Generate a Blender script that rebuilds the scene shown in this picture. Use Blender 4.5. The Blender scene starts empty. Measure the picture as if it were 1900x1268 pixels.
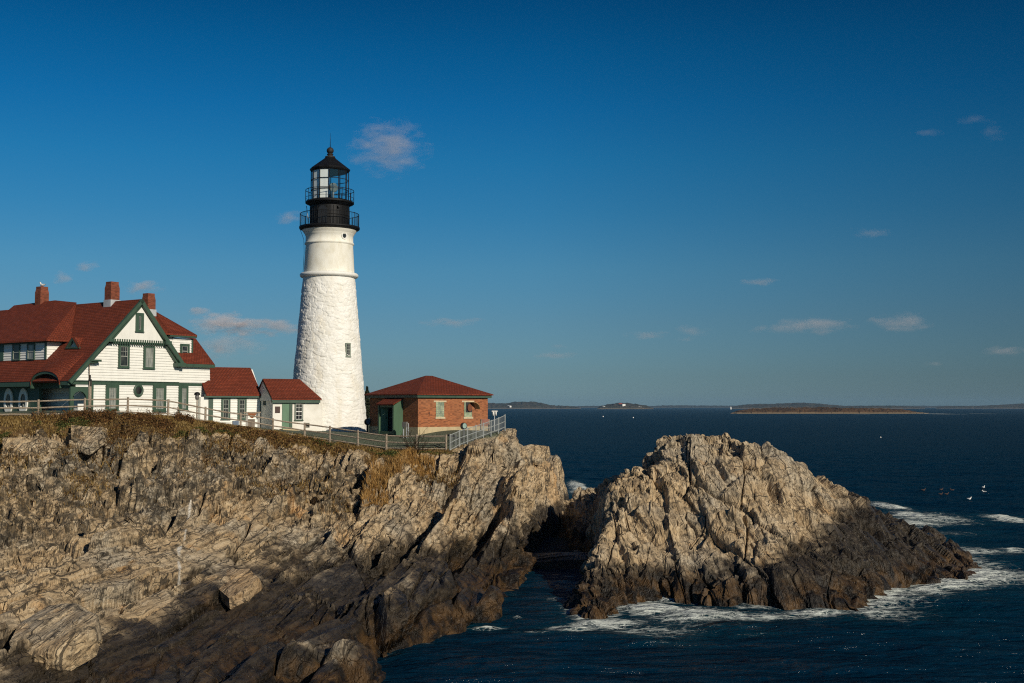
import bpy, math, random
import numpy as np
from mathutils import Vector
rad = math.radians
SC = bpy.context.scene
COL = SC.collection
# ------------------------------------------------------------------ camera
H, F, TH = 10.5, 2200.0, math.atan(120 / 2200.0)
cd = bpy.data.cameras.new("camera"); cam = bpy.data.objects.new("camera", cd); COL.objects.link(cam)
cam.location = (0, 0, H); cam.rotation_euler = (rad(90) + TH, 0, 0)
cd.sensor_width = 36; cd.lens = 36 * F / 1900; cd.clip_start = 0.3; cd.clip_end = 60000
SC.camera = cam
# ------------------------------------------------------------------ light
SUN_AZ, SUN_EL = 37.0, 25.0          # degrees to the right of straight behind the camera
sdir = Vector((math.sin(rad(SUN_AZ)) * math.cos(rad(SUN_EL)), -math.cos(rad(SUN_AZ)) * math.cos(rad(SUN_EL)), math.sin(rad(SUN_EL))))
sl = bpy.data.lights.new("sun", 'SUN'); so = bpy.data.objects.new("sun", sl); COL.objects.link(so)
sl.energy = 4.2; sl.angle = rad(0.55); sl.color = (1.0, 0.90, 0.75)
so.rotation_euler = sdir.to_track_quat('Z', 'Y').to_euler(); so.location = (60, -60, 60)
W = bpy.data.worlds.new("World"); SC.world = W; W.use_nodes = True
wn, wl = W.node_tree.nodes, W.node_tree.links
wn.clear()
sky = wn.new('ShaderNodeTexSky'); sky.sky_type = 'NISHITA'; sky.sun_disc = False
sky.sun_elevation = rad(SUN_EL); sky.sun_rotation = math.atan2(sdir.x, sdir.y)
sky.altitude = 10; sky.air_density = 1.0; sky.dust_density = 0.4; sky.ozone_density = 2.2
tc = wn.new('ShaderNodeTexCoord'); sp = wn.new('ShaderNodeSeparateXYZ'); wl.new(tc.outputs['Generated'], sp.inputs[0])
rp = wn.new('ShaderNodeValToRGB')      # deep polarised blue overhead, pale grey blue at the horizon
wl.new(sp.outputs['Z'], rp.inputs[0])
e = rp.color_ramp.elements
SKYTINT = [(0.0, (0.1651, 0.2791, 0.448)), (0.0245, (0.142, 0.2382, 0.3661)), (0.0699, (0.1315, 0.244, 0.3526)), (0.115, (0.1084, 0.2642, 0.371)), (0.1597, (0.0642, 0.2571, 0.3836)), (0.2037, (0.0344, 0.2521, 0.3952)), (0.2466, (0.0145, 0.2246, 0.385)), (0.2884, (0.0069, 0.193, 0.3374)), (0.328, (0.0025, 0.1497, 0.2723)), (0.8, (0.004, 0.1, 0.24))]
e[0].position, e[0].color = SKYTINT[0][0], (*SKYTINT[0][1], 1)
e[1].position, e[1].color = SKYTINT[-1][0], (*SKYTINT[-1][1], 1)
for p_, c_ in SKYTINT[1:-1]:
    q_ = e.new(p_); q_.color = (*c_, 1)
mx = wn.new('ShaderNodeMix'); mx.data_type = 'RGBA'; mx.blend_type = 'MULTIPLY'; mx.inputs[0].default_value = 1
wl.new(sky.outputs[0], mx.inputs[6]); wl.new(rp.outputs[0], mx.inputs[7])
rx = wn.new('ShaderNodeMapRange'); rx.inputs[1].default_value = .02; rx.inputs[2].default_value = .42; rx.inputs[3].default_value = 1.0; rx.inputs[4].default_value = .70   # sky darkens to the right, away from the lit side
wl.new(sp.outputs['X'], rx.inputs[0])
m3 = wn.new('ShaderNodeVectorMath'); m3.operation = 'SCALE'; wl.new(mx.outputs[2], m3.inputs[0]); wl.new(rx.outputs[0], m3.inputs[3])
bg = wn.new('ShaderNodeBackground'); bg.inputs[1].default_value = 0.15
out = wn.new('ShaderNodeOutputWorld'); wl.new(m3.outputs[0], bg.inputs[0]); wl.new(bg.outputs[0], out.inputs[0])
SC.view_settings.view_transform = 'Standard'; SC.view_settings.look = 'None'
SC.cycles.use_denoising = False; SC.cycles.volume_bounces = 3; SC.cycles.sample_clamp_indirect = 4; SC.cycles.sample_clamp_direct = 6; SC.cycles.filter_width = 1.15; SC.cycles.pixel_filter_type = 'BLACKMAN_HARRIS'
SC.view_settings.exposure = 0; SC.view_settings.gamma = 1
# ------------------------------------------------------------------ pixel <-> place
CT, ST = math.cos(TH), math.sin(TH)
def ray(px, py):
    u, v = (px - 950) / F, (634 - py) / F
    return Vector((u, CT - v * ST, ST + v * CT))
CAMP = Vector((0, 0, H))
def P(px, py, Y):
    r = ray(px, py); return CAMP + r * (Y / r.y)
def on_plane(px, py, p0, n):
    r = ray(px, py); n = Vector(n); return CAMP + r * ((Vector(p0) - CAMP).dot(n) / r.dot(n))
def sea(px, py):
    r = ray(px, py); return CAMP + r * (-H / r.z)
class Frame:                          # a wall plane: s along it (to the right), z up, d outward
    def __init__(s, o, deg):
        s.o = Vector((o[0], o[1], 0)); t = rad(deg); s.al = deg
        s.a = Vector((math.cos(t), math.sin(t), 0)); s.n = Vector((math.sin(t), -math.cos(t), 0))
    def w(s, a, z, d=0.0): return s.o + s.a * a + s.n * d + Vector((0, 0, z))
    def hit(s, px, py, d=0.0):
        p = on_plane(px, py, s.o + s.n * d, s.n); return ((p - s.o).dot(s.a), p.z)
    def inv(s, p): q = p - s.o; return (q.dot(s.a), q.z, q.dot(s.n))
# ------------------------------------------------------------------ objects
BASE = {}
def tag(o, label=None, cat=None, group=None, kind=None):
    if label: o['label'] = label
    if cat: o['category'] = cat
    if group: o['group'] = group
    if kind: o['kind'] = kind
    return o
def thing(name, loc, label, cat, group=None):
    o = bpy.data.objects.new(name, None); COL.objects.link(o); o.location = loc; o.empty_display_size = .3
    BASE[o] = Vector(loc); return tag(o, label, cat, group)
def copy_tree(o, parent=None):
    c = o.copy(); COL.objects.link(c); c.parent = parent
    for ch in [x for x in list(COL.objects) if x.parent == o]: copy_tree(ch, c)
    return c
class MB:
    def __init__(s): s.v, s.f, s.sm = [], [], []
    def add(s, vs, fs, smooth=False):
        b = len(s.v); s.v += [Vector(v) for v in vs]
        for f in fs: s.f.append([b + i for i in f]); s.sm.append(smooth)
        return s
    def hexa(s, c):                   # 8 corners, bottom 4 then top 4
        return s.add(c, [(3, 2, 1, 0), (4, 5, 6, 7), (0, 1, 5, 4), (1, 2, 6, 5), (2, 3, 7, 6), (3, 0, 4, 7)])
    def fbox(s, fr, s0, s1, z0, z1, d0, d1):
        return s.hexa([fr.w(s0, z0, d1), fr.w(s1, z0, d1), fr.w(s1, z0, d0), fr.w(s0, z0, d0),
                       fr.w(s0, z1, d1), fr.w(s1, z1, d1), fr.w(s1, z1, d0), fr.w(s0, z1, d0)])
    def box(s, c, sx, sy, sz, deg=0):
        fr = Frame((c[0], c[1]), deg); return s.fbox(fr, -sx / 2, sx / 2, c[2], c[2] + sz, -sy / 2, sy / 2)
    def prism(s, fr, pts, d0, d1):    # polygon in (s,z), thickness d0..d1
        n = len(pts); A = [fr.w(a, z, d1) for a, z in pts]; B = [fr.w(a, z, d0) for a, z in pts]
        return s.add(A + B, [tuple(range(n)), tuple(range(2 * n - 1, n - 1, -1))] + [(i, n + i, n + (i + 1) % n, (i + 1) % n) for i in range(n)])
    def slab(s, pts, off):            # 3-D polygon thickened by the vector off
        n = len(pts); A = [Vector(p) for p in pts]; B = [p + Vector(off) for p in A]
        return s.add(A + B, [tuple(range(n)), tuple(range(2 * n - 1, n - 1, -1))] + [(i, n + i, n + (i + 1) % n, (i + 1) % n) for i in range(n)])
    def tube(s, path, r, seg=8, smooth=True):
        path = [Vector(p) for p in path]; rs = r if isinstance(r, (list, tuple)) else [r] * len(path); b = []
        for i, p in enumerate(path):
            t = (path[min(i + 1, len(path) - 1)] - path[max(i - 1, 0)]).normalized()
            u = t.cross(Vector((0, 0, 1))) if abs(t.z) < .95 else t.cross(Vector((1, 0, 0))); u.normalize(); w = t.cross(u)
            b += [p + (u * math.cos(2 * math.pi * k / seg) + w * math.sin(2 * math.pi * k / seg)) * rs[i] for k in range(seg)]
        fs = [(i * seg + k, i * seg + (k + 1) % seg, (i + 1) * seg + (k + 1) % seg, (i + 1) * seg + k) for i in range(len(path) - 1) for k in range(seg)]
        s.add(b, fs, smooth); n = len(s.v) - len(b)
        s.f.append([n + k for k in range(seg)][::-1]); s.sm.append(False)
        s.f.append([n + (len(path) - 1) * seg + k for k in range(seg)]); s.sm.append(False)
        return s
    def lathe(s, c, prof, seg=48, smooth=True, ph=0.0):
        b = [Vector((c[0] + r * math.cos(ph + 2 * math.pi * k / seg), c[1] + r * math.sin(ph + 2 * math.pi * k / seg), z)) for r, z in prof for k in range(seg)]
        fs = [(i * seg + k, i * seg + (k + 1) % seg, (i + 1) * seg + (k + 1) % seg, (i + 1) * seg + k) for i in range(len(prof) - 1) for k in range(seg)]
        return s.add(b, fs, smooth)
    def build(s, name, mat, parent=None):
        root = parent
        while root is not None and root not in BASE: root = root.parent
        off = BASE[root] if root is not None else Vector((0, 0, 0))
        me = bpy.data.meshes.new(name); me.from_pydata([tuple(v - off) for v in s.v], [], s.f)
        me.polygons.foreach_set('use_smooth', s.sm); me.materials.append(mat)
        uv = me.uv_layers.new(name='UVMap').data; Z = Vector((0, 0, 1))
        for p in me.polygons:
            n = p.normal; t = Z.cross(n)
            t = t.normalized() if t.length > .05 else Vector((1, 0, 0)); b = n.cross(t)
            for li in p.loop_indices:
                co = me.vertices[me.loops[li].vertex_index].co + off; uv[li].uv = (co.dot(t), co.dot(b))
        o = bpy.data.objects.new(name, me); COL.objects.link(o)
        if parent is not None: o.parent = parent
        return o
def np_mesh(name, V, Q, mat, smooth=False, attrs=None):
    me = bpy.data.meshes.new(name); k = Q.shape[1]
    me.vertices.add(len(V)); me.vertices.foreach_set('co', np.ascontiguousarray(V, dtype=np.float32).ravel())
    me.loops.add(Q.size); me.loops.foreach_set('vertex_index', Q.astype(np.int32).ravel())
    me.polygons.add(len(Q)); me.polygons.foreach_set('loop_start', np.arange(0, Q.size, k, dtype=np.int32))
    me.polygons.foreach_set('loop_total', np.full(len(Q), k, dtype=np.int32))
    me.polygons.foreach_set('use_smooth', np.full(len(Q), smooth)); me.update(calc_edges=True)
    for nm, a in (attrs or {}).items():
        if a.ndim == 1: me.attributes.new(nm, 'FLOAT', 'POINT').data.foreach_set('value', a.astype(np.float32))
    me.materials.append(mat); o = bpy.data.objects.new(name, me); COL.objects.link(o); return o
def grid_quads(nr, nc):
    i = np.arange(nr * nc).reshape(nr, nc)
    return np.stack([i[:-1, :-1], i[:-1, 1:], i[1:, 1:], i[1:, :-1]], -1).reshape(-1, 4)
# ------------------------------------------------------------------ noise
def _hash(x, y, z, seed=0):
    h = (x.astype(np.uint32) * np.uint32(73856093)) ^ (y.astype(np.uint32) * np.uint32(19349663)) ^ (z.astype(np.uint32) * np.uint32(83492791)) ^ np.uint32(seed * 2654435 + 17)
    h = (h ^ (h >> np.uint32(15))) * np.uint32(2246822519); h = (h ^ (h >> np.uint32(13))) * np.uint32(3266489917)
    return h ^ (h >> np.uint32(16))
def _r3(h):
    m = np.float32(1 / 1023)
    return (h & np.uint32(1023)).astype(np.float32) * m, ((h >> np.uint32(10)) & np.uint32(1023)).astype(np.float32) * m, ((h >> np.uint32(20)) & np.uint32(1023)).astype(np.float32) * m
def vnoise(p, seed=0):
    p = p.astype(np.float32); c = np.floor(p); f = p - c; f = f * f * (3 - 2 * f); c = c.astype(np.int32); o = 0
    for dx in (0, 1):
        wx = f[:, 0] if dx else 1 - f[:, 0]
        for dy in (0, 1):
            wy = f[:, 1] if dy else 1 - f[:, 1]
            for dz in (0, 1):
                wz = f[:, 2] if dz else 1 - f[:, 2]
                o = o + wx * wy * wz * (_hash(c[:, 0] + dx, c[:, 1] + dy, c[:, 2] + dz, seed) & np.uint32(65535)).astype(np.float32) / 65535
    return o
def fbm(p, oct=4, seed=0):
    o, a, t = 0, 1.0, 0.0
    for k in range(oct):
        o = o + a * vnoise(p * (2.03 ** k) + 7.3 * k, seed + k); t += a; a *= .5
    return o / t
def voro(p, seed=0, jit=.8):
    p = p.astype(np.float32); c = np.floor(p).astype(np.int32); n = len(p)
    F1 = np.full(n, 1e9, np.float32); F2 = np.full(n, 1e9, np.float32); best = np.zeros(n, np.uint32); D = np.zeros((n, 3), np.float32)
    for dx in (-1, 0, 1):
        for dy in (-1, 0, 1):
            for dz in (-1, 0, 1):
                h = _hash(c[:, 0] + dx, c[:, 1] + dy, c[:, 2] + dz, seed); a, b, e_ = _r3(h)
                ex = p[:, 0] - (c[:, 0] + dx + .5 + (a - .5) * jit); ey = p[:, 1] - (c[:, 1] + dy + .5 + (b - .5) * jit); ez = p[:, 2] - (c[:, 2] + dz + .5 + (e_ - .5) * jit)
                d = ex * ex + ey * ey + ez * ez; m = d < F1
                F2 = np.where(m, F1, np.minimum(F2, d)); F1 = np.where(m, d, F1); best = np.where(m, h, best)
                D[m, 0] = ex[m]; D[m, 1] = ey[m]; D[m, 2] = ez[m]
    g = _hash(best & np.uint32(0xffff), best >> np.uint32(16), best, 91); r = _r3(g)
    return np.sqrt(F1), np.sqrt(F2), r, D
def sstep(a, b, x):
    t = np.clip((x - a) / (b - a), 0, 1); return t * t * (3 - 2 * t)
def poly_sd(X, Y, poly):              # distance to a polygon's outline, positive inside
    d = np.full(X.shape, 1e9, np.float32); ins = np.zeros(X.shape, bool); n = len(poly)
    for i in range(n):
        x0, y0 = poly[i]; x1, y1 = poly[(i + 1) % n]; ex, ey = x1 - x0, y1 - y0
        t = np.clip(((X - x0) * ex + (Y - y0) * ey) / (ex * ex + ey * ey + 1e-9), 0, 1)
        d = np.minimum(d, np.hypot(X - x0 - t * ex, Y - y0 - t * ey))
        if y0 != y1: ins ^= ((Y < y0) != (Y < y1)) & (X < x0 + (Y - y0) * ex / ey)
    return np.where(ins, d, -d)
def rbf_fit(pts, lam=.02):
    A = np.array(pts, float); n = len(A)
    K = np.hypot(A[:, None, 0] - A[None, :, 0], A[:, None, 1] - A[None, :, 1]); K = K - lam * 10 * np.eye(n)
    Pm = np.c_[np.ones(n), A[:, :2]]; M = np.block([[K, Pm], [Pm.T, np.zeros((3, 3))]])
    return A, np.linalg.solve(M, np.r_[A[:, 2], 0, 0, 0])
def rbf_eval(fit, X, Y):
    A, w = fit; z = np.full(X.shape, w[-3]) + w[-2] * X + w[-1] * Y
    for i in range(len(A)): z += w[i] * np.sqrt((X - A[i, 0]) ** 2 + (Y - A[i, 1]) ** 2 + .25)
    return z
# ------------------------------------------------------------------ material helper
class M:
    def __init__(s, name, color=(.5, .5, .5), rough=.7, **kw):
        s.m = bpy.data.materials.new(name); s.m.use_nodes = True; s.t = s.m.node_tree; s.n = s.t.nodes; s.l = s.t.links
        s.b = s.n['Principled BSDF']; s.set('Base Color', (*color, 1)); s.set('Roughness', rough)
        for k, v in kw.items(): s.set(k.replace('_', ' '), v)
    def set(s, k, v):
        if isinstance(v, bpy.types.NodeSocket): s.l.new(v, s.b.inputs[k])
        else: s.b.inputs[k].default_value = v
    def node(s, t, ins=None, **kw):
        n = s.n.new('ShaderNode' + t)
        for k, v in kw.items(): setattr(n, k, v)
        for k, v in (ins or {}).items():
            if isinstance(v, bpy.types.NodeSocket): s.l.new(v, n.inputs[k])
            else: n.inputs[k].default_value = v
        return n
    def pos(s): return s.node('NewGeometry').outputs['Position']
    def uv(s): return s.node('TexCoord').outputs['UV']
    def map(s, v, scale=(1, 1, 1), rot=(0, 0, 0)): return s.node('Mapping', {'Vector': v, 'Scale': scale, 'Rotation': rot}).outputs[0]
    def noise(s, v, scale=1, detail=4, rough=.55, dist=0, out='Fac'):
        return s.node('TexNoise', {'Vector': v, 'Scale': scale, 'Detail': detail, 'Roughness': rough, 'Distortion': dist}).outputs[out]
    def math(s, op, a, b=0.0, clamp=False): return s.node('Math', {0: a, 1: b}, operation=op, use_clamp=clamp).outputs[0]
    def mix(s, f, a, b, mode='MIX'):
        a = (*a, 1) if isinstance(a, tuple) and len(a) == 3 else a; b = (*b, 1) if isinstance(b, tuple) and len(b) == 3 else b
        return s.node('Mix', {0: f, 6: a, 7: b}, data_type='RGBA', blend_type=mode).outputs[2]
    def ramp(s, v, stops, interp='LINEAR'):
        n = s.node('ValToRGB', {0: v}); r = n.color_ramp; r.interpolation = interp
        r.elements[0].position = stops[0][0]; r.elements[1].position = stops[-1][0]
        for p, c in stops[1:-1]: r.elements.new(p)
        for el, (p, c) in zip(sorted(r.elements, key=lambda q: q.position), stops): el.color = (*c, 1) if isinstance(c, tuple) else (c, c, c, 1)
        return n.outputs[0]
    def bump(s, h, dist=.05, strength=1.0, normal=None):
        ins = {'Height': h, 'Distance': dist, 'Strength': strength}
        if normal is not None: ins['Normal'] = normal
        return s.node('Bump', ins).outputs[0]
    def attr(s, name): return s.node('Attribute', attribute_name=name).outputs['Fac']
# ================================================================== LAND
def rock_material(name, mapper=None, fine=True):
    m = M(name, rough=.85); p = m.pos()
    wp = m.node('VectorMath', {0: p, 1: m.node('VectorMath', {0: m.noise(p, .8, 3, out='Color'), 'Scale': .55}, operation='SCALE').outputs[0]}, operation='ADD').outputs[0]
    if mapper: wp = m.map(wp, (1, 1, 1), mapper)
    st = m.map(m.map(wp, (1, 1, 1), (0, 0, rad(8))), (1.5, .13, 1.3))          # grain along the strata
    n1 = m.noise(p, .22, 4); n2 = m.noise(st, 1.6, 6, .65); n3 = m.noise(p, 5, 5, .7); n4 = m.noise(m.map(p, (1, 1, 1)), .55, 3)
    st2 = m.map(m.map(wp, (1, 1, 1), (0, 0, rad(8))), (4.2, .28, 3.2)); n5 = m.noise(st2, 1.5, 6, .6)
    base = m.ramp(m.math('ADD', m.math('MULTIPLY', n2, .55), m.math('MULTIPLY', n5, .45)), [(.36, (.15, .105, .065)), (.44, (.33, .236, .132)), (.54, (.50, .373, .220)), (.66, (.63, .508, .335))])
    grey = m.ramp(m.math('ADD', m.math('MULTIPLY', n3, .5), m.math('MULTIPLY', n5, .5)), [(.36, (.12, .11, .09)), (.46, (.275, .245, .188)), (.62, (.50, .458, .368))])
    c = m.mix(m.ramp(n1, [(.46, 0.0), (.66, .7)]), base, grey)
    c = m.mix(m.ramp(m.noise(p, .45, 5, .6), [(.60, 0.0), (.68, .6)]), c, (.46, .27, .11))          # rusty ochre patches
    c = m.mix(m.ramp(m.math('ADD', m.noise(p, 1.5, 6, .75), m.math('MULTIPLY', m.attr('mottle'), .09)), [(.53, 0.0), (.63, .85)]), c, (.040, .034, .024))
    c = m.mix(m.math('MULTIPLY', m.ramp(m.noise(p, 2.6, 5, .7), [(.50, 0.0), (.62, .8)]), m.math('MULTIPLY', m.attr('mottle'), .8)), c, (.13, .085, .035))       # dark lichen
    c = m.mix(m.attr('ochre'), c, (.55, .31, .12))
    # joints and hairline cracks, their groove shade put into the colour
    def joints(scale, rot, w, row, mort):
        t_ = m.node('TexBrick', {'Vector': m.map(wp, (1, 1, 1), (0, 0, rad(rot))), 'Scale': scale, 'Mortar Size': mort, 'Mortar Smooth': .2, 'Brick Width': w, 'Row Height': row, 'Color1': (1, 1, 1, 1), 'Color2': (1, 1, 1, 1), 'Mortar': (0, 0, 0, 1)}, offset=.37, squash=1.5, squash_frequency=3)
        return m.math('SUBTRACT', 1.0, t_.outputs['Fac'])
    def gate(f, lo): return m.math('MAXIMUM', f, m.ramp(m.noise(p, .8, 3), [(lo, 0.0), (lo + .08, 1.0)]))
    j1 = gate(joints(1.0, -82, 7.5, .95, .030), .54); j2 = gate(joints(1.0, -74, 2.6, .38, .018), .47)
    vc = m.node('TexVoronoi', {'Vector': m.map(wp, (1.0, .45, 1.1), (rad(20), rad(-12), rad(-10))), 'Scale': 1.7}, feature='DISTANCE_TO_EDGE').outputs['Distance']
    cr = gate(m.ramp(vc, [(0.0, .25), (.028, 1.0)]), .42); lin_ = m.ramp(m.noise(m.map(m.map(wp, (1, 1, 1), (0, 0, rad(8))), (6.0, .16, 4.5)), 1.3, 4, .6), [(.37, 0.0), (.43, 1.0)])
    crk = m.math('MULTIPLY', m.math('ADD', m.math('MULTIPLY', m.math('MULTIPLY', j1, m.math('MULTIPLY', j2, cr) if fine else cr), .85), .15), m.math('ADD', m.math('MULTIPLY', lin_, .45), .55))
    c = m.mix(m.math('SUBTRACT', 1.0, crk), c, (.035, .028, .02))
    # splash zone: dark wet rock and brown weed towards the water, plus some shade put into the colour
    z = m.node('SeparateXYZ', {0: p}).outputs['Z']
    zz = m.math('ADD', m.math('ADD', z, m.math('MULTIPLY', m.math('SUBTRACT', n4, .5), 3.0)), m.attr('dry'))
    wet = m.ramp(m.math('DIVIDE', zz, 6.0, True), [(.30, 1.0), (.38, .85), (.47, 0.0)])
    dark = m.mix(m.ramp(m.math('ADD', m.math('MULTIPLY', n2, .5), m.math('MULTIPLY', n5, .5)), [(.42, 0.0), (.64, 1.0)]), (.003, .0027, .002), (.048, .036, .023))
    c = m.mix(m.math('MULTIPLY', wet, .95), c, dark)
    weed = m.ramp(m.math('DIVIDE', m.math('ADD', z, m.math('MULTIPLY', n3, .9)), 4.0, True), [(.30, 1.0), (.48, 0.0)])
    wc = m.mix(m.ramp(m.noise(p, 1.1, 4), [(.42, 0.0), (.6, 1.0)]), (.007, .005, .003), (.092, .050, .017))
    c = m.mix(m.math('MULTIPLY', weed, .85), c, wc)
    c = m.mix(m.math('MULTIPLY', m.attr('vein'), .85), c, (.66, .62, .54))
    soil = m.mix(m.ramp(m.noise(p, .9, 5), [(.35, 0.0), (.65, 1.0)]), (.045, .026, .010), (.15, .088, .032))
    vg = m.ramp(m.math('ADD', m.attr('veg'), m.math('MULTIPLY', m.math('SUBTRACT', m.noise(p, 1.7, 4), .5), .9)), [(.40, 0.0), (.55, 1.0)])
    c = m.mix(vg, c, soil)
    lawn = m.mix(m.noise(p, 2.5, 5), (.055, .075, .045), (.14, .155, .10))
    c = m.mix(m.attr('lawn'), c, lawn)
    m.set('Base Color', c)
    m.set('Roughness', m.ramp(wet, [(0, .9), (1, .42)])); m.set('Specular IOR Level', .35)
    hh = m.math('ADD', m.math('MULTIPLY', m.noise(st, 3.2, 7, .7), .55), m.math('MULTIPLY', m.noise(p, 12, 4, .7), .22))
    hh = m.math('ADD', hh, m.math('ADD', m.math('MULTIPLY', crk, .6), m.math('MULTIPLY', n5, .8)))
    m.set('Normal', m.bump(hh, .15, 1.0))
    return m.m
ROCK = rock_material('coast_rock'); ROCK2 = rock_material('island_rock', (rad(-58), 0, rad(-12)), False)
def rockify(V, N, amp, basis, seed, big=1.0, saw=0.0, extra=0.0, wb=2.2, nz=.45, blocky=0):
    """fractured, bedded rock: boxy cells at three sizes, each block pushed and tilted on its own"""
    B = np.array(basis, np.float32); q0 = V.astype(np.float32)
    wob = np.stack([fbm(q0 * .16, 3, seed + 3) - .5, fbm(q0 * .16 + 31, 3, seed + 4) - .5, fbm(q0 * .16 + 77, 3, seed + 5) - .5], 1)
    q = (q0 + wob * np.float32(wb)) @ B.T
    disp = np.zeros(len(V), np.float32); lat = np.zeros_like(V, dtype=np.float32)
    region = fbm(q0 * .09, 3, seed + 9); rough = np.clip(sstep(.40, .62, region) + extra, 0, 1.25)
    for k, (sc, a, tl, cw) in enumerate([((20., 3.4, 3.4), 1.35 * big, .40, .02), ((11., 1.35, 1.5), .55, .5, .04), ((4.2, .55, .6), .24, .5, .08), ((1.6, .26, .3), .09, .4, 0)]):
        f1, f2, r, D = voro(q / np.array(sc, np.float32) + 13 * k, seed + 20 * k, .85)
        aa = a * (1 if k == 0 else (.35 + .85 * rough) if k == 1 else (.10 + 1.2 * rough))
        disp += (aa * (r[0] - .5) + aa * tl * (D[:, 1] * (r[1] - .5) * 2 + D[:, 0] * (r[2] - .5) * 1.2)) * sstep(0, (.045, .08, .14, .2)[k], f2 - f1)
        if cw: disp -= aa * .55 * (1 - sstep(0, cw, f2 - f1))
    s = q[:, 2] * 1.1 + 2.2 * fbm(q * .3, 3, seed + 50); fr = s - np.floor(s)
    disp += (.30 * (fr - .5)) * (.12 + .8 * rough)
    if saw:                            # overlapping slabs whose broken edges face left
        t = q[:, 1] / 3.1 + 1.1 * (fbm(q * np.array([.04, .2, .2], np.float32), 3, seed + 52) - .5) * 2; a_ = t - np.floor(t); idn = _r3(_hash(np.floor(t).astype(np.int32), np.floor(q[:, 0] / 22).astype(np.int32), np.zeros(len(t), np.int32), 5))
        disp += saw * (.4 + 1.2 * idn[0]) * (np.minimum(a_ / .11, (1 - a_) / .89) - .5)
        t = q[:, 1] / .85 + 1.3 * (fbm(q * np.array([.07, .4, .4], np.float32), 3, seed + 54) - .5) * 2 ; a_ = t - np.floor(t); disp += saw * .24 * (np.minimum(a_ / .25, (1 - a_) / .75) - .5)
    if np.ndim(blocky):               # jumbled upright blocks
        for sc, am, sd_ in ((2.6, 1.5, 0), (1.2, .6, 1)):
            f1, f2, r, D = voro(q0 * np.array([1, .8, .75], np.float32) / sc + 3 * sd_, seed + 80 + sd_, .9); disp += blocky * am * ((r[0] - .5) + .9 * (D[:, 0] * (r[1] - .5) + D[:, 2] * (r[2] - .2))) * sstep(0, .10, f2 - f1)
    disp += nz * (fbm(q0 * .35, 3, seed + 60) - .5) + (.015 + .10 * rough) * (fbm(q0 * 2.2, 4, seed + 70) - .5)
    return V + N * (disp * amp)[:, None]
def surf_normals(V, nr, nc):
    G = V.reshape(nr, nc, 3); du = np.gradient(G, axis=1); dv = np.gradient(G, axis=0)
    N = np.cross(du, dv); N /= np.linalg.norm(N, axis=2, keepdims=True) + 1e-9
    N[N[..., 2] < 0] *= -1; return N.reshape(-1, 3)
def rot_basis(strike, dip):
    s, d = rad(strike), rad(dip); u = np.array([math.sin(s), math.cos(s), .10]); u /= np.linalg.norm(u)
    v = np.array([math.cos(s) * math.cos(d), -math.sin(s) * math.cos(d), -math.sin(d)]); v -= u * v.dot(u); v /= np.linalg.norm(v)
    return [u, v, np.cross(u, v)]
# ---- headland
def C(px, py, D): p = P(px, py, D); return (p.x, p.y, p.z)
FENCE = [(0, 775, 81), (60, 774, 81), (160, 772, 82), (245, 770, 83), (320, 776, 84.5), (385, 784, 86), (445, 795, 87), (505, 803, 88), (565, 811, 88.4), (612, 819, 88), (664, 831, 87), (717, 837, 86), (773, 837, 85.5), (828, 837, 85)]
PICKET = [(835, 836, 85), (875, 822, 86.5), (905, 810, 88), (937, 799, 90)]
HC = [C(px, py, D) for px, py, D in FENCE + PICKET]
HC += [C(*t) for t in [
 (-60, 776, 80), (954, 797, 91), (905, 822, 86), (870, 838, 84.5),
 (-60, 800, 78.8), (0, 795, 78.8), (120, 793, 79.3), (240, 790, 80.5), (350, 800, 82.6), (450, 812, 84.4), (540, 825, 85.4), (620, 838, 85.5), (690, 848, 84.5), (760, 850, 83.5), (820, 846, 83.5),
 (-60, 870, 75.5), (0, 862, 76), (60, 868, 76), (150, 858, 76.5), (240, 845, 78), (330, 860, 78.5), (410, 868, 79), (480, 875, 79.5), (560, 880, 79.5), (640, 885, 79.5), (700, 905, 78), (760, 878, 80), (840, 868, 81), (905, 850, 84), (955, 830, 91.5),
 (-60, 930, 69), (0, 925, 69), (120, 920, 70), (220, 915, 71.5), (330, 912, 73), (430, 918, 73.5), (520, 925, 74), (620, 935, 73.5), (700, 930, 75), (790, 915, 77), (880, 905, 80), (950, 880, 87), (1000, 860, 97),
 (-60, 1000, 60), (0, 1000, 60.5), (110, 1000, 61.5), (220, 985, 64), (290, 965, 67), (330, 985, 65.5), (450, 985, 66.5), (560, 985, 68), (680, 990, 69), (780, 985, 71), (860, 975, 74), (930, 965, 79),
 (-60, 1060, 52.5), (0, 1060, 53.5), (110, 1055, 55), (220, 1050, 56.5), (330, 1050, 58), (430, 1050, 59.5), (540, 1050, 61), (640, 1055, 62), (740, 1050, 65), (820, 1050, 67.5), (890, 1040, 72),
 (-60, 1130, 46.5), (0, 1130, 47), (110, 1125, 48), (220, 1125, 49), (330, 1125, 50), (430, 1130, 51), (540, 1130, 52), (640, 1125, 53.5), (740, 1120, 55.5), (810, 1120, 57.5), (880, 1100, 61.5),
 (-60, 1200, 41.5), (0, 1200, 42), (110, 1200, 43), (220, 1200, 43.5), (330, 1200, 44.5), (430, 1200, 46), (540, 1195, 47.5), (620, 1190, 48.5), (660, 1195, 49),
 (-60, 1275, 36.5), (0, 1275, 37), (110, 1275, 38), (220, 1275, 39), (330, 1275, 40), (430, 1275, 41), (540, 1270, 42), (610, 1262, 43), (650, 1235, 45.5)]]
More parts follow.
